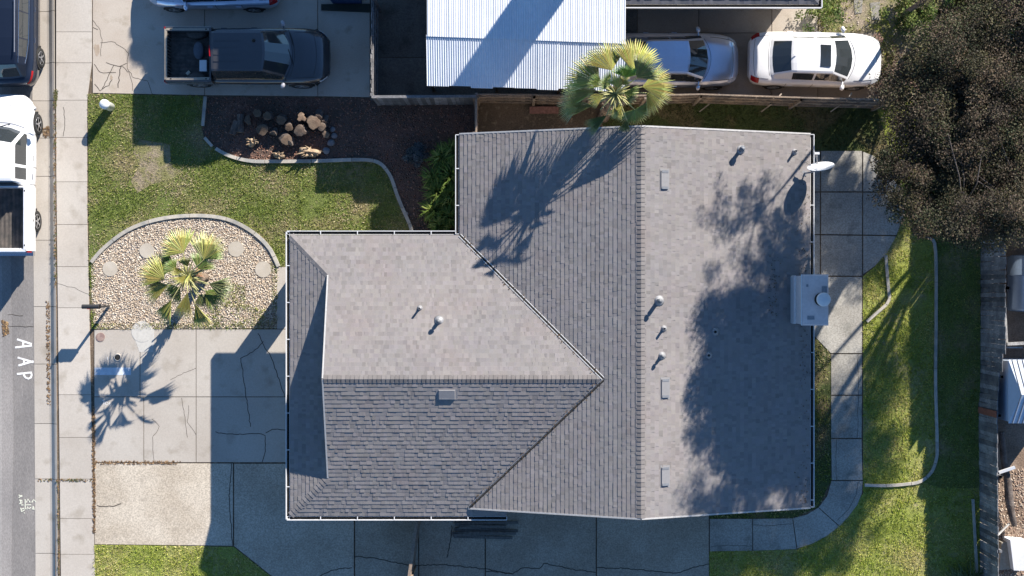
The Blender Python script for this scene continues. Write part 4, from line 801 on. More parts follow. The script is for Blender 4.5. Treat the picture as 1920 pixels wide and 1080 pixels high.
# ---------------------------------------------------------------- vehicles (local axes: x forward, y left, z up)
def half_sec(w, zb, zs, zt):
    return [(0, zb), (w*.88, zb), (w*.97, zb+.1), (w, (zb+zs)*.5), (w*.992, zs-.07), (w*.955, zs-.005), (w*.82, zs+.55*(zt-zs)), (w*.5, zs+.9*(zt-zs)), (0, zt)]
class Car:
    def __init__(s, name, label, paint, st, loc, rotz, wheels, wr=.33, group=None, cat='car'):
        s.e = thing(name, label, cat, loc, group, world=False, rotz=rotz); s.p = paint; s.st = sorted(st); s.wr = wr
        X = [q[0] for q in s.st]; s.X = X; xs = np.linspace(X[0], X[-1], 46); b = MB(); rows = [[Vector((x, y, z)) for y, z in s.sec(x)] for x in xs]
        n = 9; full = []
        for r in rows: full.append(r+[Vector((v.x, -v.y, v.z)) for v in r[-2:0:-1]])
        m = len(full[0]); vs = [v for r in full for v in r]
        fs = [(i*m+j, i*m+(j+1) % m, (i+1)*m+(j+1) % m, (i+1)*m+j) for i in range(len(xs)-1) for j in range(m)]
        b.add(vs, [f[::-1] for f in fs], paint, 1.0, True); b.add(full[0], [tuple(range(m))], paint); b.add(full[-1], [tuple(range(m-1, -1, -1))], paint)
        s.body = b.build('body', s.e)
        for wx in wheels:
            for sg in (1, -1): s.wheel(wx, sg)
    def sec(s, x):
        v = [float(np.interp(x, s.X, [q[k] for q in s.st])) for k in (1, 2, 3, 4)]; return half_sec(*v)
    def pt(s, x, k, sg=1, lift=.004):
        y, z = s.sec(x)[k]; return Vector((x, sg*(y+(lift if k < 6 else 0)), z+(lift if k > 4 else 0)))
    def zat(s, x, y):
        q = s.sec(x)[4:]; ys = [a for a, _ in q][::-1]; zs = [c for _, c in q][::-1]; return float(np.interp(abs(y), ys, zs))
    def wheel(s, wx, sg):
        w = s.sec(wx)[3][0]; r = s.wr; q = Matrix.Rotation(-math.pi/2*sg, 3, 'X'); b = MB()
        b.lathe([(r*.62, .0), (r*.93, .012), (r, -.03), (r, -.19), (r*.9, -.22), (0, -.22)], (wx, sg*(w+.012), r), rubber, 28, rot=q)
        a = MB(); n = 24; rr = r*1.17; vs = [Vector((wx+rr*math.cos(math.pi*k/n), sg*(w+.0035), r+rr*math.sin(math.pi*k/n))) for k in range(n+1)]; vs2 = [Vector((v.x, sg*(w-.1), v.z)) for v in vs]
        vs = vs+vs2; a.add(vs, [(k, k+1, n+2+k, n+1+k) for k in range(n)]+[tuple(range(n+1))], rubber); a.build('wheel_arch', s.e)
        wo = b.build('wheel', s.e); c = MB(); c.lathe([(0, .004), (.06, .006), (.07, -.004), (.07, -.03)], (wx, sg*(w+.012), r), alloy, 14, rot=q)
        c.lathe([(r*.6, -.002), (r*.63, .006), (r*.66, .0)], (wx, sg*(w+.012), r), alloy, 28, rot=q)
        c.lathe([(0, -.06), (r*.6, -.05)], (wx, sg*(w+.012), r), rubber, 20, rot=q)
        for k in range(5):
            t = k*1.2566+.3; d = Vector((math.cos(t), 0, math.sin(t))); o = Vector((wx, sg*(w+.006), r)); c.beam(o+d*.05, o+d*r*.62, .03, .05, alloy)
        c.build('rim', wo)
    def gap(s, b, x0, x1, k, sg): pts = [s.pt(x, k, sg, .003) for x in np.linspace(x0, x1, 12)]; b.tube(pts, .006, rubber, 4, False)
    def cross(s, b, x, y0, y1, bow=0):
        pts = []
        for i in range(13): y = y0+(y1-y0)*i/12; xx = x-bow*(y/max(abs(y0), abs(y1), .01))**2; pts.append((xx, y, s.zat(xx, y)+.003))
        b.tube(pts, .006, rubber, 4, False)
    def cabin(s, rows, flags, curve):
        """rows: (x, half width at belt, belt z, half width at roof, roof z); flags per interval: w windscreen, r rear glass, s side glass"""
        parts = {'cabin': MB(), 'windscreen': MB(), 'rear_window': MB(), 'side_l': MB(), 'side_r': MB()}; S = []
        for i, (x, wb, zb, wr, zr) in enumerate(rows):
            a = Vector((wb, zb)); c = Vector((wr, zr-.035 if zr-zb > .1 else zr-.004)); cv = curve[i]
            h = [a, a.lerp(c, .1), a.lerp(c, .88), c, Vector((wr*.9, zr-.01 if zr-zb > .1 else zr)), Vector((wr*.45, zr+.006)), Vector((0, zr+.012))]
            full = h+[Vector((-v.x, v.y)) for v in h[-2::-1]]; S.append([Vector((x-cv*(v.x/wb)**2, v.x, v.y)) for v in full])
        for i, f in enumerate(flags):
            for j in range(12):
                q = [S[i][j], S[i][j+1], S[i+1][j+1], S[i+1][j]]; key = 'cabin'; m = s.p
                if j in (1, 10) and 's' in f: key = 'side_r' if j == 10 else 'side_l'; m = glass
                if 4 <= j <= 7 and 'w' in f: key = 'windscreen'; m = glass
                if 4 <= j <= 7 and 'r' in f: key = 'rear_window'; m = glass
                fc = (0, 1, 2, 3) if (q[1]-q[0]).cross(q[3]-q[0]).dot(Vector((0, q[0].y+q[1].y, .8))) > 0 else (3, 2, 1, 0)
                parts[key].add(q, [fc], m, 1.0, True)
        cab = None
        for k in ('cabin', 'windscreen', 'rear_window', 'side_l', 'side_r'):
            if parts[k].f:
                o = parts[k].build({'side_l': 'side_window', 'side_r': 'side_window'}.get(k, k), s.e)
                if k == 'cabin': cab = o
                o.data.update()
        # glass is a closed skin: weld
        for o in s.e.children: pass
        s.S = S; s.cab = cab; return cab
    def mirrors(s, x, z, y, mat=None, size=(.1, .2, .13)):
        for sg in (1, -1):
            b = MB(); b.tube([(x, sg*(y-.08), z), (x-.02, sg*(y+.08), z+.03)], [.03, .025], s.p, 6)
            q = Matrix.Rotation(sg*.35, 3, 'Z'); b.lathe([(0, -.1), (.045, -.09), (.07, -.03), (.075, .03), (.05, .09), (0, .1)], (x-.03, sg*(y+.13), z+.05), mat or s.p, 10, rot=q @ Matrix.Rotation(math.pi/2, 3, 'X')); b.build('door_mirror', s.e)
    def lamp(s, name, x0, x1, k0, k1, mat, sgs=(1, -1)):
        for sg in sgs:
            b = MB(); xs = np.linspace(x0, x1, 6); ks = list(range(k0, k1+1)); P = [[s.pt(x, k, sg, .008) for k in ks] for x in xs]; n = len(ks)
            vs = [p for r in P for p in r]; b.add(vs, [(i*n+j, i*n+j+1, (i+1)*n+j+1, (i+1)*n+j) for i in range(5) for j in range(n-1)], mat, 1.0, True); b.build(name, s.e)
def paint(name, c, metal=.3, rough=.35, coat=.6): return M(name, c, rough, vary=.02, metal=metal, coat=coat, spec=.5)
headl = M('lamp_lens', (.5, .52, .55), .1, vary=0); taill = M('tail_lens', (.32, .01, .015), .2, vary=0)
pw, psv, pnavy, pblk = paint('white_paint', (.78, .78, .79), 0, .4), paint('silver_paint', (.60, .66, .78), .75, .28), paint('navy_paint', (.012, .018, .035), .2, .3), paint('charcoal_paint', (.085, .083, .088), .5, .22, .8)
def sedan_st(L=4.55, W=1.82):
    h = L/2; w = W/2
    return [(-h, w*.66, .38, .70, .80), (-h+.06, w*.82, .30, .80, .93), (-h+.22, w*.93, .26, .90, 1.0), (-h+.55, w*.985, .22, .93, 1.03), (-1.0, w, .2, .93, 1.0), (0, w, .2, .91, .97), (.9, w, .2, .89, .96), (1.25, w*.995, .2, .87, .985),
            (h-.7, w*.97, .22, .82, .93), (h-.35, w*.90, .24, .74, .85), (h-.14, w*.78, .28, .64, .75), (h-.04, w*.64, .32, .56, .64), (h, w*.50, .36, .50, .56)]
def sedan(name, label, pt_, loc, rotz, group, sun=True):
    c = Car(name, label, pt_, sedan_st(), loc, rotz, (1.38, -1.36), .325, group)
    rows = [(1.22, .80, .95, .70, .985), (1.17, .80, .95, .69, 1.0), (.52, .78, .93, .58, 1.385), (.45, .775, .93, .575, 1.405), (.0, .77, .93, .57, 1.43), (-.12, .77, .93, .57, 1.43), (-.19, .77, .93, .57, 1.43), (-.8, .76, .93, .56, 1.41), (-.93, .755, .93, .555, 1.39), (-.99, .75, .94, .55, 1.37), (-1.56, .72, .985, .60, 1.05), (-1.64, .70, .99, .60, 1.02)]
    c.cabin(rows, ['', 'ws', 's', 's', 's', '', 's', 's', '', 'r', ''], [.27, .27, .14, .07, .03, 0, 0, -.03, -.05, -.05, -.10, -.10])
    g = MB(); [c.gap(g, 1.24, 2.05, 6, sg) for sg in (1, -1)]; c.cross(g, 2.06, -.6, .6, .06); c.cross(g, 1.27, -.68, .68, .22); [c.gap(g, -1.66, -2.16, 6, sg) for sg in (1, -1)]; c.cross(g, -2.17, -.62, .62, -.05); c.cross(g, -1.68, -.62, .62, -.05)
    for x in (.98, -.15, -1.05):
        for sg in (1, -1): g.tube([c.pt(x, k, sg, .003) for k in (2, 3, 4, 5)], .006, rubber, 4, False)
    g.split('panel_gap', c.e)
    for sg in (1, -1):
        for x in (.05, -.92): hb = MB(); p = c.pt(x, 4, sg, .012); hb.beam(p-Vector((.09, 0, .04)), p+Vector((.09, 0, -.04)), .02, .025, pt_); hb.build('door_handle', c.e)
    c.mirrors(.86, .95, .86); c.lamp('headlight', 1.88, 2.2, 5, 6, headl); c.lamp('tail_light', -2.23, -1.98, 4, 6, taill)
    if sun: b = MB(); b.prism([(.33, -.36), (.33, .36), (-.02, .37), (-.02, -.37)], 1.40, lambda x, y: 1.462-.02*(y/.4)**2, glass); b.build('sunroof', c.e)
    b = MB(); p = Vector((-.84, 0, 1.43)); b.beam(p, p+Vector((-.1, 0, .05)), .025, .03, pt_); b.build('aerial', c.e)
    return c
k1 = V_(1532, 110, .9); sedan('parked_sedan', 'white sedan with dark sunroof parked in full sun near the dark tree', pw, (k1.x, k1.y, .02), R(-1), 'sedans parked beside the fence')
k1 = V_(1262, 111, .9); sedan('parked_sedan', 'silver sedan with its rear under the palm and the white metal roof', psv, (k1.x, k1.y, .02), R(0), 'sedans parked beside the fence', False)
k1 = V_(396, -38, .9); sedan('parked_sedan', 'pale silver sedan cut off by the upper edge above the black pickup', psv, (k1.x, k1.y, .03), R(180), None, False)
# dark SUV on the street
def suv(label, loc, rotz):
    L, W = 4.9, 1.94; h, w = L/2, W/2
    st = [(-h, w*.72, .42, .86, .96), (-h+.07, w*.86, .34, .96, 1.06), (-h+.3, w*.95, .28, 1.0, 1.08), (-h+.8, w, .26, 1.0, 1.06), (0, w, .26, .98, 1.04), (1.2, w, .26, .96, 1.06), (h-.6, w*.97, .28, .9, 1.02), (h-.25, w*.86, .3, .8, .92), (h-.05, w*.68, .34, .66, .76), (h, w*.55, .38, .6, .66)]
    c = Car('parked_suv', label, pnavy, st, loc, rotz, (1.45, -1.45), .36, None, 'suv')
    rows = [(1.2, .86, 1.03, .76, 1.06), (1.14, .86, 1.03, .75, 1.08), (.52, .85, 1.0, .66, 1.60), (.44, .85, 1.0, .655, 1.62), (-.02, .85, 1.0, .65, 1.66), (-.1, .85, 1.0, .65, 1.66), (-.95, .84, 1.02, .64, 1.65), (-1.0, .84, 1.02, .64, 1.65), (-1.6, .80, 1.12, .62, 1.60), (-1.85, .78, 1.2, .60, 1.55), (-1.9, .78, 1.2, .6, 1.53), (-2.25, .74, 1.08, .64, 1.16), (-2.3, .72, 1.06, .64, 1.12)]
    c.cabin(rows, ['', 'ws', 's', 's', '', 's', '', 's', '', '', 'r', ''], [.27, .27, .14, .11, .04, 0, 0, 0, -.03, -.05, -.05, -.08, -.08])
    b = MB()
    for j in (1, 11):
        for lvl in (1, 2): b.tube([c.S[i][lvl if j == 1 else 12-lvl]+Vector((0, .006 if j == 1 else -.006, 0)) for i in range(1, 10)], .014, chrome, 5, False)
    b.build('window_trim', c.e)
    b = MB(); [b.tube([(x, sg*.60, 1.665+.03) for x in (.3, -.3, -1.0, -1.5)], .02, alloy, 6) for sg in (1, -1)]; b.split('roof_rail', c.e)
    c.mirrors(.95, 1.05, .92); c.lamp('tail_light', -2.43, -2.0, 4, 5, taill); c.lamp('headlight', 2.0, 2.3, 4, 6, headl)
    b = MB(); b.tube([(c.pt(-2.40, 4, 1).x, y, .9) for y in np.linspace(-.7, .7, 8)], .018, chrome, 6); b.build('bumper_trim', c.e)
    for sg in (1, -1):
        for x in (.1, -.95): hb = MB(); p = c.pt(x, 4, sg, .012); hb.beam(p-Vector((.09, 0, .04)), p+Vector((.09, 0, -.04)), .02, .025, chrome); hb.build('door_handle', c.e)
suv('dark navy suv parked at the kerb in the upper left corner', (V_(9, 0, .9).x, V_(0, 22, .9).y, -.125), R(90))
# pickups
def pickup(name, label, pt_, loc, rotz, L, W, base, top, rear, zroof, bedz, crew, bedmat, rib, wheels, mirror_mat=None, zb=1.0, flare=True):
    h, w = L/2, W/2; zl = .42
    st = [(-h, w*.9, .5, .62, .64), (-h+.1, w*.95, .45, .66, .68), (rear-.06, w*.96, .42, .66, .68), (rear-.04, w*.97, .40, zb, zb+.02), (rear+.2, w*.985, .38, zb, zb+.03), (0.3, w, .36, zb, zb+.05), (base-.1, w, .36, zb, zb+.09), (base+.35, w*.995, .38, zb-.02, zb+.12), (h-.55, w*.97, .4, zb-.05, zb+.08), (h-.25, w*.9, .42, zb-.14, zb), (h-.08, w*.74, .45, .78, .86), (h, w*.6, .5, .66, .72)]
    c = Car(name, label, pt_, st, loc, rotz, wheels, .38, None, 'pickup truck')
    z1 = zb+.08; rw = w*.70; bp = .12
    rows = [(base, w*.88, z1-.06, w*.80, z1+.03), (base-.06, w*.88, z1-.06, w*.79, z1+.05), (top+.05, w*.88, z1-.08, rw, zroof-.04), (top-.03, w*.88, z1-.08, rw, zroof-.015)]
    if crew: m1 = (top+rear)/2+.12; rows += [(m1+.05, w*.88, z1-.08, rw, zroof), (m1-.05, w*.88, z1-.08, rw, zroof)]; fl = ['', 'ws', 's', 's', '', 's', '', 'r', '']
    else: m1 = rear+.62; rows += [(m1+.06, w*.88, z1-.08, rw, zroof), (m1-.06, w*.88, z1-.08, rw, zroof)]; fl = ['', 'ws', 's', 's', '', 's', '', 'r', '']
    rows += [(rear+.16, w*.88, z1-.08, rw, zroof-.01), (rear+.08, w*.88, z1-.08, rw, zroof-.03), (rear+.0, w*.88, z1, rw*1.1, z1+.12), (rear-.03, w*.88, z1-.06, w*.8, z1+.02)]
    c.cabin(rows, fl+[], [.28, .28, .15, .12, .03, 0, 0, 0, 0, 0])
    # bed: floor with ribs, walls with rails, tailgate
    x0, x1 = -h+.02, rear-.07; fl_z = .78; b = MB(); wi = w-.17
    n = 46; vs = []
    for i in range(n+1):
        y = -wi+2*wi*i/n; z = fl_z+(.012 if i % 4 in (1, 2) else 0)
        vs += [(x0+.05, y, z), (x1, y, z)]
    b.add(vs, [(2*i, 2*i+1, 2*i+3, 2*i+2) for i in range(n)], bedmat); b.build('bed_floor', c.e)
    for sg in (1, -1):
        b = MB(); prof = [(w*.955, .5), (w*.995, .75), (w*.99, bedz-.08), (w*.975, bedz-.015), (w*.95, bedz), (wi+.03, bedz), (wi, bedz-.02), (wi, fl_z-.05)]
        vs = [(x, sg*y, z) for x in (x0+.02, x1+.02) for y, z in prof]; m = len(prof); b.add(vs, [(i, i+1, m+i+1, m+i) if sg > 0 else (m+i, m+i+1, i+1, i) for i in range(m-1)]+[tuple(range(m)), tuple(range(2*m-1, m-1, -1))], pt_)
        o = b.build('bed_side', c.e)
        b = MB(); b.box(((x0+x1)/2, sg*(wi+.055), bedz+.006), (x1-x0-.1, .07, .012), M(name+'_rail', rib, .6, vary=.1), col=1.0)
        for x in (x0+.2, x1-.15): b.box((x, sg*(wi+.055), bedz+.0135), (.06, .04, .004), rubber)
        b.build('rail_cap', o)
        for y_ in (wi-.1,):
            b = MB(); b.lathe([(.0, .2), (.3, .19), (.36, .12), (.38, 0)], (wheels[1], sg*(wi-.02), fl_z), bedmat, 20, rot=Matrix.Diagonal((1, .5, 1))); b.build('wheel_housing', c.e)
    b = MB(); b.box((x0+.03, 0, (bedz+.5)/2), (.07, 2*w*.93, bedz-.5), pt_); b.box((x0+.03, 0, bedz-.008), (.085, 2*w*.9, .02), M(name+'_rail', rib, .6)); o = b.build('tailgate', c.e)
    b = MB()
    for i in range(14): b.box((x0+.085, -wi+.1+i*(2*wi-.2)/13, (bedz+fl_z)/2), (.05, .05, bedz-fl_z-.06), bedmat if rib[0] < .5 else pt_, taper=.8)
    b.build('tailgate_ribs', o)
    b = MB(); b.box((x1-.01, 0, (bedz+.6)/2), (.05, 2*wi, bedz-.6), pt_); b.build('bed_front', c.e)
    b = MB(); b.box((-h-.05, 0, .55), (.14, 2*w*.92, .16), chrome if pt_ is pw else rubber); b.build('rear_bumper', c.e)
    b = MB(); pts = [(h-.12-.5*(abs(y)/(w))**2.6, y, .62) for y in np.linspace(-w*.93, w*.93, 15)]; b.tube(pts, .13, pt_ if pt_ is pw else rubber, 8); b.build('front_bumper', c.e)
    g = MB(); [c.gap(g, base+.06, h-.42, 6, sg) for sg in (1, -1)]; c.cross(g, h-.40, -w*.72, w*.72, .1); c.cross(g, base+.07, -w*.8, w*.8, .18)
    for x in (base-.25, m1, rear+.03):
        for sg in (1, -1): g.tube([c.pt(x, k, sg, .003) for k in (2, 3, 4, 5)], .007, rubber, 4, False)
    g.split('panel_gap', c.e)
    b = MB()
    for y in (-.33, .33): b.beam((base+.02, y, z1+.03), (base-.12, y+.5, z1+.10), .02, .02, rubber)
    b.build('wiper', c.e)
    for sg in (1, -1):
        for x in (m1+.3, rear+.3): hb = MB(); p = c.pt(x, 4, sg, .014); hb.beam(p-Vector((.1, 0, .06)), p+Vector((.1, 0, -.06)), .025, .035, chrome if pt_ is pw else pt_); hb.build('door_handle', c.e)
    c.mirrors(base-.28, z1+.05, w*.97, mirror_mat); c.lamp('headlight', h-.32, h-.07, 4, 5, headl)
    for sg in (1, -1): b = MB(); b.box((x0+.02, sg*(w*.94), bedz-.22), (.12, .08, .34), taill); b.build('tail_light', c.e)
    return c
bedblk = M('bed_liner', (.035, .035, .038), .8, vary=.15); bedw = M('bed_grey_liner', (.10, .085, .075), .8, (.06, .055, .05), 4, vary=.15)
k1 = V_(464, 104, 1.0)
bp_ = pickup('black_pickup', 'dark charcoal crew-cab pickup with open cargo bed parked on the neighbour driveway', pblk, (k1.x, k1.y, .03), R(0), 5.5, 1.9, 1.55, .70, -1.12, 1.78, 1.22, True, bedw, (.3, .26, .21), (1.75, -1.75), M('silver_mirror', (.35, .35, .38), .4))
b = MB()
for y in (-.34, -.12, .12, .34): b.beam((-.95, y, 1.785), (-.1, y, 1.79), .03, .02, pblk)
b.beam((-1.08, -.18, 1.76), (-1.10, .18, 1.76), .03, .03, taill); b.build('roof_ribs', bp_.e)
b = MB(); b.lathe([(0, .08), (.03, .05), (.06, 0)], (.38, .34, 1.785), rubber, 10); b.build('aerial', bp_.e)
tb = thing('cooler_box', 'small pale blue box lying in the black pickup cargo bed', 'box', (V_(382, 124, .95).x, V_(382, 124, .95).y, .8), world=True)
b = MB(); b.box((tb.location.x, tb.location.y, .92), (.22, .36, .2), M('pale_blue_plastic', (.4, .5, .62), .5, vary=.2)); b.build('tub', tb); b = MB(); b.box((tb.location.x, tb.location.y, 1.035), (.24, .38, .03), white_m); b.build('lid', tb)
b = MB(); g_ = V_(353, 137, .85); b.box((g_.x, g_.y, .85), (.14, .1, .08), M('cream_card', (.5, .45, .35)), Matrix.Rotation(.8, 3, 'Z')); tag(b.build('cardboard_piece'), 'scrap of cream card lying in the black pickup bed', 'card')
b = MB(); g_ = V_(374, 96, .95); b.lathe([(0, .0), (.16, .02), (.24, .12), (.25, .3), (.2, .36), (0, .34)], (g_.x, g_.y, .8), M('grey_bag', (.08, .09, .11), .8), 14, rot=Matrix.Diagonal((.7, 1.2, 1))); tag(b.build('bag'), 'dark grey bag slumped in the shaded half of the pickup bed', 'bag')
pickup('white_pickup', 'white extended-cab pickup with open bed parked at the kerb', pw, (V_(0, 0, 1).x, V_(0, 323, 1).y, -.125), R(90), 5.4, 2.02, 1.62, .95, -.42, 1.80, 1.28, False, bedw, (.7, .7, .72), (1.72, -1.62))
# wheelie bin and low dark strip at the top
b = MB(); g_ = G(652, -6); t = thing('blue_bin', 'dark blue bin at the upper edge left of the board fence', 'bin', tuple(g_)); b.box((g_.x, g_.y, .5), (1.0, .5, .95), M('blue_plastic', (.02, .05, .14), .5), taper=1.08); b.build('body', t); b = MB(); b.box((g_.x, g_.y, 1.0), (1.14, .6, .05), MATS['blue_plastic']); b.build('lid', t)
b = MB(); b.prism(GP([(603, 9), (694, 8), (694, 24), (603, 20)]), .03, .10, M('strip_dark', (.03, .035, .03), 1)); tag(b.build('dark_strip'), 'dark strip of matting beside the blue bin', 'mat')
# ---------------------------------------------------------------- palms
leafm = M('palm_leaf', (1, 1, 1), .45, vary=.08, usecol=True, spec=.4)
trunkm = M('palm_trunk', (.2, .15, .11), 1, (.13, .1, .08), 6, (.4, .6), .3, 20, .02, 25)
def fan(b, hub, az, rad, spread=150, tilt=15, roll=0, nseg=34, tone=(.30, .34, .09), split=.5, droop=.16, fold=.02, rs=None):
    rs = rs or random; az = R(az); t = R(tilt); d = Vector((math.cos(az)*math.cos(t), math.sin(az)*math.cos(t), math.sin(t))); sv = Vector((-math.sin(az), math.cos(az), 0)); sv = Matrix.Rotation(R(roll), 3, d) @ sv; nn = d.cross(sv)
    if nn.z < 0: nn = -nn
    hub = Vector(hub); sp = R(spread)
    for i in range(nseg):
        a = -sp/2+sp*(i+.5)/nseg; da = sp/nseg/2; r = rad*(.80+.20*math.cos(a*.9))*rs.uniform(.92, 1.05); rm = r*split*rs.uniform(.85, 1.1)
        L = lambda ang, rr, up=0: hub+(d*math.cos(ang)+sv*math.sin(ang))*rr+nn*up-Vector((0, 0, droop*rad*(rr/rad)**2.2*1.0))
        yel = rs.uniform(0, 1); c = tuple(k*rs.uniform(.85, 1.15) for k in tone); tc = tuple(min(.6, k*1.25+.05*yel) for k in c); dn = rs.uniform(0, .08)*rad*(1 if rs.random() < .8 else 2)
        h = hub; l, m, rr_ = L(a-da, rm), L(a, rm, fold*rad*1.6), L(a+da, rm); tip = L(a+rs.uniform(-.4, .4)*da, r)-Vector((0, 0, dn))
        m2l, m2r = L(a-da*.55, (rm+r)*.5), L(a+da*.55, (rm+r)*.5)
        b.add([h, l, m, rr_], [(0, 1, 2), (0, 2, 3)], leafm, c); mm = L(a, (rm+r)*.5, fold*rad*.8)-Vector((0, 0, dn*.4))
        b.add([l, m, rr_, m2l-Vector((0, 0, dn*.4)), mm, m2r-Vector((0, 0, dn*.4)), tip], [(0, 3, 4, 1), (1, 4, 5, 2), (3, 6, 4), (4, 6, 5)], leafm, tc)
def palm(name, label, base, crown, fronds, h, tr, group, seed=1, dead=0, tones=None, scale=1.0):
    """fronds: hub pixel, hub height, azimuth, radius, spread, tilt, roll"""
    rs = random.Random(seed); t = thing(name, label, 'palm tree', tuple(base), group); base = Vector(base); crown = Vector(crown); b = MB(); pts = []; rad = []
    for i in range(13): f = i/12; pts.append(base.lerp(crown, f)+Vector((.03*math.sin(i*2.1), .03*math.cos(i*1.7), 0))); rad.append(tr*(1.25-.3*f+.12*(i % 2)))
    b.tube(pts, rad, trunkm, 14)
    for i in range(60):
        f = rs.uniform(.35, 1.0); a = rs.uniform(0, 6.28); p = base.lerp(crown, f); o = Vector((math.cos(a), math.sin(a), 0)); b.beam(p+o*tr, p+o*(tr+rs.uniform(.04, .12))+Vector((0, 0, rs.uniform(.08, .2))), .05, .02, trunkm)
    b.build('trunk', t)
    for k, (px, py, hz, az, r, sp, ti, ro, tn) in enumerate(fronds):
        b = MB(); hub = V_(px, py, hz); d = hub-crown; mid = (hub+crown)/2+Vector((0, 0, .12*d.length)); b.tube([crown, mid, hub], [.028, .02, .014], M('petiole', (.40, .38, .16), .5, vary=.1), 5)
        tone = (tones or {}).get(tn, {'y': (.34, .33, .10), 'g': (.18, .23, .06), 'd': (.17, .20, .075), 'b': (.17, .29, .04)}[tn]); fan(b, hub, az, r*scale, sp, ti, ro, 26, tone, split=.64, rs=rs); b.build('frond', t)
    b = MB()
    for i in range(44):
        a = rs.uniform(0, 6.28); l = rs.uniform(.25, .75); o = Vector((math.cos(a)*l, math.sin(a)*l, rs.uniform(-.1, .35))); b.tube([crown, crown+o*.6+Vector((0, 0, .1)), crown+o], [.028, .022, .012], MATS['petiole'], 4)
    for i in range(dead):
        a = rs.uniform(0, 6.28); l = rs.uniform(.3, .6); fan(b, crown+Vector((math.cos(a)*.15, math.sin(a)*.15, -.15)), math.degrees(a), l, 60, -60, 0, 10, (.3, .19, .1), rs=rs)
    b.build('leaf_stalks', t); return t
zc = 5.3; cB = V_(1154, 176, zc); bB = V_(1154, 176, zc); bB.z = 0
big = [(1185, 130, 5.9, 74, 1.08, 112, -18, 0, 'y'), (1147, 132, 5.75, 114, 1.0, 110, -14, 8, 'y'), (1124, 155, 5.5, 142, 1.12, 100, -20, -5, 'y'), (1118, 170, 5.3, 170, 1.12, 75, -28, 0, 'y'), (1092, 188, 4.85, 180, .92, 110, -38, 10, 'd'), (1114, 197, 5.1, 182, .88, 44, -10, 0, 'y'), (1138, 216, 4.9, 214, .78, 50, -20, 25, 'd'),
       (1190, 205, 4.7, 292, .62, 200, -42, 0, 'g'), (1204, 163, 5.6, 10, 1.05, 85, -12, 0, 'y'), (1194, 146, 6.3, 46, .82, 100, 38, 0, 'd'), (1172, 146, 6.2, 85, .55, 130, 50, 0, 'b'), (1212, 174, 5.0, 320, .80, 80, -35, 0, 'y'), (1144, 160, 6.0, 150, .5, 110, 45, 0, 'g'), (1176, 226, 4.7, 255, .45, 60, -40, 0, 'd'), (1166, 198, 5.6, 235, .5, 60, 20, 0, 'y'), (1160, 164, 6.0, 100, .55, 100, 50, 0, 'y'), (1170, 174, 5.9, 340, .55, 80, 40, 0, 'g'), (1168, 160, 6.2, 60, .5, 50, 70, 0, 'y'), (1132, 178, 5.6, 205, .5, 70, 5, 0, 'y'), (1162, 194, 5.5, 250, .5, 60, -5, 0, 'y'), (1130, 162, 5.7, 150, .5, 80, 15, 0, 'g')]
palm('fan_palm', 'tall fan palm rising between the house roof and the white metal roof', bB, cB, big, zc, .15, 'fan palms', 3, 6, None, 1.04)
zc = 2.3; cS = V_(352, 519, zc); bS = G(384, 521)
small = [(344, 474, 2.6, 128, .80, 130, 8, 0, 'y'), (382, 487, 2.7, 78, .88, 110, 10, -15, 'y'), (309, 524, 2.5, 150, .88, 95, 4, 0, 'y'), (314, 536, 2.45, 192, .82, 80, 0, 8, 'y'), (322, 562, 2.35, 240, .80, 55, -6, 20, 'y'), (352, 548, 2.5, 256, .85, 45, 0, -20, 'y'), (366, 570, 2.3, 286, .80, 55, -10, 20, 'y'), (392, 532, 2.4, 340, .72, 80, -4, 20, 'd'), (330, 506, 2.75, 140, .42, 110, 30, 0, 'g'), (382, 487, 2.6, 40, .6, 80, 0, 20, 'g'), (352, 500, 2.9, 100, .5, 60, 55, 0, 'y'), (374, 552, 2.2, 300, .5, 120, -25, 0, 'd'), (338, 540, 2.3, 215, .6, 110, -10, 0, 'g'), (372, 505, 2.6, 60, .6, 120, 15, 0, 'g'), (325, 500, 2.4, 165, .6, 120, 10, 0, 'g'), (385, 545, 2.2, 320, .7, 100, -12, 0, 'g'), (350, 516, 2.9, 235, .62, 34, 62, 0, 'y'), (356, 514, 3.0, 290, .6, 30, 66, 0, 'y'), (346, 510, 2.9, 175, .55, 34, 58, 0, 'y')]
palm('fan_palm', 'short fan palm with yellow-green fronds in the gravel bed', bS, cS, small, zc, .13, 'fan palms', 5, 5, None, 1.12)
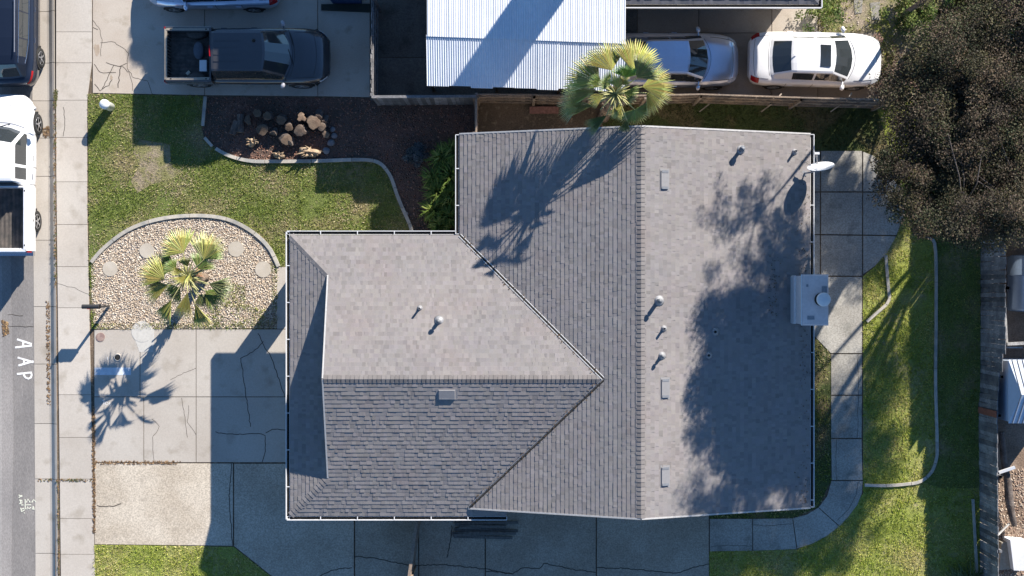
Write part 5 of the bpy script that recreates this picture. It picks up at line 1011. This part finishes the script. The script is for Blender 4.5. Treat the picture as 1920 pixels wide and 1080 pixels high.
# ---------------------------------------------------------------- leaves, trees, shrubs
leaf_m = leafy(M('leaf', (1, 1, 1), .6, vary=0, usecol=True, spec=.2), .25)
def leaves(name, clumps, per, size, pal, parent, flat=.7, clumpvar=.35, elong=1.0):
    """clumps (N,4): centre and radius; every leaf a small bent quad"""
    C = np.repeat(clumps, per, 0); n = len(C); d = rng.normal(size=(n, 3)); d /= np.linalg.norm(d, axis=1)[:, None]; r = rng.uniform(0, 1, n)**.45
    p = C[:, :3]+d*(r*C[:, 3])[:, None]*np.array([1, 1, flat]); s = size*rng.uniform(.5, 1.4, n); u = rng.normal(size=(n, 3)); u[:, 2] *= .4; u /= np.linalg.norm(u, axis=1)[:, None]; w = np.cross(u, np.array([0, 0, 1])+rng.normal(size=(n, 3))*.55); w /= np.linalg.norm(w, axis=1)[:, None]
    e = (s*.5)[:, None]; v = np.stack([p-u*e*elong, p+w*e*.8, p+u*e*elong, p-w*e*.8], 1).reshape(-1, 3)
    pal = np.array(pal); ci = np.repeat(rng.integers(0, len(pal), len(clumps)), per); mixp = rng.random(n) < clumpvar; ci = np.where(mixp, rng.integers(0, len(pal), n), ci)
    c = pal[ci]*rng.uniform(.75, 1.2, (n, 1))*np.repeat(rng.uniform(.6, 1.6, len(clumps)), per)[:, None]*np.where(rng.random((n, 1)) < .012, 2.4, 1); return np_mesh(name, v, np.arange(n*4).reshape(-1, 4), leaf_m, c, parent)  # a few leaves brightened as painted highlights
def tree(name, label, base, lobes, nclump, per, size, pal, rad=.25, cr=(.35, .7), gap=0, group=None, twigs=True):
    """lobes: (px, py on the ground plan, z, rx, ry, rz) in metres"""
    t = thing(name, label, 'tree', (*G(*base)[:2], 0), group); b = MB(); base = G(*base); cl = []; wts = np.array([l[3]*l[4]*l[5] for l in lobes]); wts = wts/wts.sum()
    for l, k in zip(lobes, (wts*nclump).astype(int)):
        c = G(l[0], l[1], l[2])
        d = rng.normal(size=(k, 3)); d /= np.linalg.norm(d, axis=1)[:, None]; rr = rng.uniform(.0, 1, k)**.4
        for q, r_ in zip(d, rr): cl.append((c.x+q[0]*l[3]*r_, c.y+q[1]*l[4]*r_, c.z+q[2]*l[5]*r_, rng.uniform(*cr)))
    cl = np.array(cl); zlo = min(l[2]-l[5] for l in lobes); fork = Vector((base.x, base.y, zlo*.55))
    b.tube([base, base.lerp(fork, .5)+Vector((.08, .05, 0)), fork], [rad*1.3, rad, rad*.9], bark, 10)
    for l in lobes:
        c = G(l[0], l[1], l[2]); m = fork.lerp(c, .5)+Vector((0, 0, .5)); b.tube([fork, m, c], [rad*.7, rad*.4, rad*.15], bark, 7)
        if twigs:
            for _ in range(7): q = Vector(cl[rng.integers(0, len(cl))][:3].tolist()); q = c+(q-c)*min(1, 2.5/max(.1, (q-c).length)); b.tube([m.lerp(c, .6), (c+q)/2, q], [rad*.18, rad*.1, .012], bark, 5)
    b.build('trunk', t); leaves('crown', cl, per, size, pal, t); return t
brown = [(.068, .050, .033), (.052, .047, .028), (.074, .067, .032), (.06, .046, .033), (.092, .066, .044), (.046, .052, .024)]
olive = [(.06, .072, .026), (.085, .09, .034), (.048, .06, .025), (.11, .10, .042), (.07, .052, .035)]
bright = [(.10, .15, .03), (.15, .19, .05), (.07, .11, .03), (.19, .2, .07)]
# broad dark tree over the rear fence and the canopies behind it (their shade lies on the roof and lawns)
tree('dark_broadleaf_tree', 'broad dark brownish tree overhanging the patio and the top of the rear fence', (1660, 330), [(1600, 300, 7.8, 1.6, 2.0, .7), (1585, 385, 8.0, 1.3, 1.3, .6), (1634, 440, 9.1, 1.3, .75, .4), (1720, 430, 9.1, 1.5, .8, .5), (1690, 415, 7.8, 1.6, .8, .7), (1700, 300, 8.2, 2.0, 2.2, .9), (1650, 200, 8.0, 1.6, 1.6, .8), (1770, 380, 7.8, 1.6, 1.2, .8), (1650, 452, 7.8, 1.2, .6, .5)], 700, 420, .047, brown, .15, (.25, .55))
tree('dark_broadleaf_tree', 'tall brownish-green tree in the upper right beyond the fence corner', (1830, 180), [(1760, 150, 8.0, 1.9, 2.0, .9), (1850, 270, 8.2, 2.0, 2.0, 1.0), (1750, 70, 7.6, 1.4, 1.4, .8), (1870, 130, 8.6, 2.2, 2.2, 1.1), (1815, 395, 9.1, 1.5, .9, .5)], 520, 420, .047, brown[:4]+olive[:1]+olive[2:3]+[(.09, .065, .05)], .15, (.25, .55))
tree('olive_tree', 'olive-green tree reaching in from the right-hand edge at the top', (1990, 120), [(1960, 60, 8.2, 2.0, 2.2, 1.0), (1970, 220, 8.0, 2.0, 1.9, 1.0), (2080, 150, 8.0, 1.9, 2.4, 1.0), (1960, 330, 7.8, 1.8, 1.4, .8), (2060, 290, 7.8, 1.5, 1.2, .8), (2185, -10, 8.0, 1.3, 1.2, .7), (1900, 372, 9.1, 1.5, .9, .5)], 560, 330, .055, olive+brown[:2], .13, (.25, .55))
tree('olive_tree', 'lower olive-green tree along the upper edge in the far corner', (1850, -110), [(1810, -30, 5.2, 1.6, 1.6, .8), (1890, -75, 5.4, 1.6, 1.5, .8), (1950, -30, 5.2, 1.8, 1.8, .8)], 280, 300, .06, [(.10, .12, .035), (.13, .14, .05), (.07, .085, .03)], .09, (.25, .5))
tree('dapple_tree', 'thin half-bare tree behind the broad dark tree', (1690, 30), [(1640, 50, 8.0, 1.7, 1.6, .8), (1700, -20, 8.0, 1.4, 1.4, .7)], 60, 170, .05, brown, .08, (.2, .42))  # added so its thin foliage dapples the roof with shade
nwp = [(.05, .08, .02), (.07, .1, .03)]
tree('shadow_tree', 'dense rounded green tree beyond the upper edge left of the tall house', (680, -440), [(680, -452, 5.0, 1.35, 1.5, 1.2)], 420, 150, .12, nwp, .18, (.22, .3))  # unseen crown added for the rounded shadow on the neighbour's driveway
# strappy-leaved bushes, shrubs
def straps(name, label, cat, cl, n, ln, pal, seed=1, w=.02, h=.5):
    rs = random.Random(seed); b = MB(); mm = MATS['leaf']
    t = thing(name, label, cat, (cl[0][0], cl[0][1], 0)); 
    for cx_, cy_, r0 in cl:
        for i in range(n):
            a = rs.uniform(0, 6.28); L_ = ln*rs.uniform(.6, 1.15)*r0; hh = h*rs.uniform(.5, 1.2); o = Vector((cx_+rs.uniform(-.12, .12), cy_+rs.uniform(-.12, .12), 0)); d = Vector((math.cos(a), math.sin(a), 0)); s_ = Vector((-d.y, d.x, 0))*w*rs.uniform(.7, 1.3)
            p1 = o+d*L_*.35+Vector((0, 0, hh)); p2 = o+d*L_*.75+Vector((0, 0, hh*.95)); p3 = o+d*L_+Vector((0, 0, hh*.55)); c = pal[rs.randrange(len(pal))]; k = rs.uniform(.7, 1.3)
            b.add([o-s_*.6, o+s_*.6, p1+s_, p1-s_, p2+s_*.8, p2-s_*.8, p3], [(0, 1, 2, 3), (3, 2, 4, 5), (5, 4, 6)], mm, tuple(q*k for q in c))
    b.build('leaves', t); return t
gs = lambda px, py, r=1.0: (*G(px, py)[:2], r)
sg_ = [(.13, .20, .04), (.18, .26, .05), (.09, .14, .03), (.30, .34, .09)]
straps('strappy_bush', 'dark strappy-leaved bush against the house wall, its lower leaves catching sun', 'bush', [gs(830, 300), gs(845, 330), gs(815, 335, .9), gs(822, 362), gs(848, 372), gs(816, 395), gs(842, 408), gs(826, 425, .8), gs(850, 290)], 150, .55, sg_, 4, .016, .62)
straps('spiky_plant', 'spiky grassy clump at the foot of the tall fence near the lower right', 'plant', [gs(1808, 1085, 1.1), gs(1790, 1092)], 110, .7, [(.1, .14, .05), (.16, .2, .09)], 6, .014, .5)
sh = thing('round_shrub', 'round blue-grey clipped shrub in deep shade left of the strappy bush', 'shrub', tuple(G(781, 290)))
k = np.array([[G(781+dx, 291+dy).x, G(781+dx, 291+dy).y, z, .13] for dx, dy, z in [(random.gauss(0, 7.5), random.gauss(0, 7.5), random.uniform(.1, .5)) for _ in range(60)]]); leaves('foliage', k, 60, .05, [(.11, .13, .14), (.15, .17, .19), (.08, .1, .1)], sh)
b = MB(); g_ = G(781, 290); b.tube([g_, g_+Vector((0, 0, .35))], [.03, .02], bark, 6); b.build('stem', sh)
for (px, py, n_, r_, lab, pl) in ((1545, 22, 24, .28, 'low green weed clump right of the neighbour roof corner', bright), (1712, 28, 60, .45, 'bright green shrub at the top between the slabs and dark tree', bright), (1805, 30, 90, .6, 'leafy green shrub in the upper right behind the dark tree', olive), (1672, 150, 70, .5, 'reddish bare twiggy shrub in front of the white sedan nose', [(.16, .10, .08), (.20, .14, .11), (.10, .08, .05), (.14, .14, .05)])):
    s_ = thing('shrub', lab, 'shrub', tuple(G(px, py))); k = np.array([[G(px, py).x+random.gauss(0, r_), G(px, py).y+random.gauss(0, r_), random.uniform(.1, .9), .22] for _ in range(n_)]); leaves('foliage', k, 70, .07, pl, s_)
    b = MB(); g_ = G(px, py); b.tube([g_, g_+Vector((0, 0, .6))], [.04, .02], bark, 6); b.build('stem', s_)
# ---------------------------------------------------------------- cut logs in the mulch bed
def log(px, py, r, L_, label, ori='up', az=0, tilt=0, shape='round', z=None, seed=None):
    rs = random.Random(seed or int(px*7+py)); o = thing('cut_log', label, 'log', tuple(G(px, py)), 'cut logs heaped in the mulch bed'); n = 16; P = []
    for k in range(n):
        a = 2*math.pi*k/n; rr = r*(1+rs.uniform(-.17, .12))
        if shape == 'half' and math.sin(a) < -.1: P.append((rr*math.cos(a), -r*.1))
        elif shape == 'wedge' and math.sin(a) < .2: P.append((rr*math.cos(a)*.7, -r*.6 if 4.2 < a < 5.3 else r*.1))
        else: P.append((rr*math.cos(a), rr*math.sin(a)))
    if ori == 'up': q = Matrix.Rotation(R(az+rs.uniform(-60, 60)), 3, 'Z') @ Matrix.Rotation(R(tilt*1.3+6), 3, 'X'); c = Vector((G(px, py).x, G(px, py).y, L_/2+.01))
    else: q = Matrix.Rotation(R(az), 3, 'Z') @ Matrix.Rotation(R(90+tilt), 3, 'Y'); c = Vector((G(px, py).x, G(px, py).y, r*.9 if z is None else z))
    lo = [c+q @ Vector((x*1.04, y*1.04, -L_/2)) for x, y in P]; mi = [c+q @ Vector((x*rs.uniform(.95, 1.05), y*rs.uniform(.95, 1.05), 0)) for x, y in P]; hi = [c+q @ Vector((x, y, L_/2)) for x, y in P]; b = MB()
    b.add(lo+mi+hi, [(k, (k+1) % n, n+(k+1) % n, n+k) for k in range(n)]+[(n+k, n+(k+1) % n, 2*n+(k+1) % n, 2*n+k) for k in range(n)]+[tuple(range(n-1, -1, -1))], bark); b.build('bark', o)
    b = MB(); up = q @ Vector((0, 0, 1)); i1 = [c+q @ Vector((x*.93, y*.93, L_/2+.004)) for x, y in P]; i2 = [c+q @ Vector((x*.45, y*.45, L_/2+.012)) for x, y in P]
    b.add(hi+i1, [(k, (k+1) % n, n+(k+1) % n, n+k) for k in range(n)], cutwood, .6); tn = .38 if (px < 560 and py < 255) else rs.uniform(.6, .95)  # logs in the shaded half get that shade in their cut-face tone
    b.add(i1+i2, [(k, (k+1) % n, n+(k+1) % n, n+k) for k in range(n)], cutwood, tn); b.add(i2, [tuple(range(n))], cutwood, .85*tn)
    if ori != 'up': b.add([p-up*(L_+.008) for p in i1], [tuple(range(n-1, -1, -1))], cutwood)
    b.build('cut_face', o)
LOGS = [(568, 246, .20, .46, 'large upright log round with reddish cut top at the heart of the pile', 'up', 0, 8), (590, 231, .23, .50, 'largest upright log round, right of the split wedge', 'up', 20, 10), (607, 239, .14, .40, 'mid-sized upright log touching the right of the largest round', 'up', 0, 6), (612, 252, .12, .34, 'small upright round below the pair at the right of the pile', 'up', 0, 15),
    (571, 224, .19, .42, 'split wedge of log with pale triangular top at the top of the pile', 'up', 30, 0, 'wedge'), (537, 262, .19, .42, 'log with crescent of pale sunlit edge in the middle of the pile', 'up', 40, 18), (546, 268, .15, .34, 'short upright log with sun on its corner below the crescent log', 'up', 0, 20, 'half'), (599, 219, .15, .32, 'thin flat log behind the largest round', 'up', 0, 30, 'half'), (612, 226, .1, .3, 'narrow log leaning behind the small rounds at upper right', 'up', 0, 35, 'half'),
    (505, 219, .15, .34, 'upright squarish log standing alone at the top of the shaded heap', 'up', 0, 5), (494, 244, .2, .34, 'wide shaded round left of centre in the pile', 'up', 0, 6), (470, 226, .17, .3, 'shaded blocky log toward the left end of the heap', 'up', 45, 5, 'half'), (486, 214, .14, .28, 'small shaded log between two blocky logs at upper left', 'up', 0, 0), (530, 225, .17, .32, 'dark round beneath bark scraps near the middle top', 'up', 0, 12), (543, 238, .14, .34, 'dark narrow log left of the big reddish round', 'up', 0, 14),
    (516, 250, .13, .3, 'small log with a pale streak left of the crescent log', 'up', 0, 22, 'half')]
for L4 in LOGS:
    px, py, r, l_, lab, ori, az, ti = L4[:8]; log(px, py, r, l_, lab, ori, az, ti, L4[8] if len(L4) > 8 else 'round')
log(452, 232, .12, .62, 'long shaded log lying lengthwise at the far left of the heap', 'lie', 88, 0); log(441, 240, .11, .5, 'shaded lying log left of the longest one', 'lie', 70, 0)
for px, py, r in ((620, 250, .09), (625, 254, .08), (622, 266, .1), (616, 280, .12), (611, 284, .11)): pass
for i, (px, py, r, lab) in enumerate(((624, 243, .10, 'small grey stone nearest the top of the row right of the logs'), (627, 255, .11, 'second grey stone in the row right of the logs'), (621, 268, .13, 'third grey stone in the row right of the logs'), (612, 283, .13, 'lowest grey stone in the row, next to the root chunk'))):
    g_ = G(px, py); lump('garden_stone', (g_.x, g_.y, r*.4), r, (1, 1, .7), M('dark_stone', (.2, .2, .21), .9, vary=.15), lab, 'stone', 12, .06, i)
# root chunks: a torn mass with spikes
def root(px, py, sx, sy, label, seed):
    rs = random.Random(seed); g_ = G(px, py); o = thing('root_chunk', label, 'tree root', tuple(g_), 'torn root chunks in the mulch bed'); m_ = M('torn_wood', (.36, .27, .18), .95, (.2, .14, .09), 5, (.4, .6), .3, 25, .01, 30)
    lump('core', (g_.x, g_.y, .12), 1, (sx*.8, sy*.8, .2), m_, None, None, 16, .22, seed, o); b = MB()
    for i in range(26):
        a = rs.uniform(0, 6.28); p = Vector((g_.x+math.cos(a)*sx*.5*rs.random(), g_.y+math.sin(a)*sy*.5*rs.random(), .15)); q = Vector((g_.x+math.cos(a)*sx*rs.uniform(.6, 1.25), g_.y+math.sin(a)*sy*rs.uniform(.6, 1.25), rs.uniform(.05, .42))); b.tube([p, p.lerp(q, .5)+Vector((0, 0, .05)), q], [.045, .03, .008], m_, 5)
    b.build('roots', o)
root(582, 286, .42, .2, 'large pale torn root chunk beside the edging at lower right of the pile', 3); root(475, 268, .2, .16, 'small jagged root chunk catching sun at lower left of the pile', 5); root(524, 292, .2, .15, 'jagged root chunk just above the edging in the middle', 8)
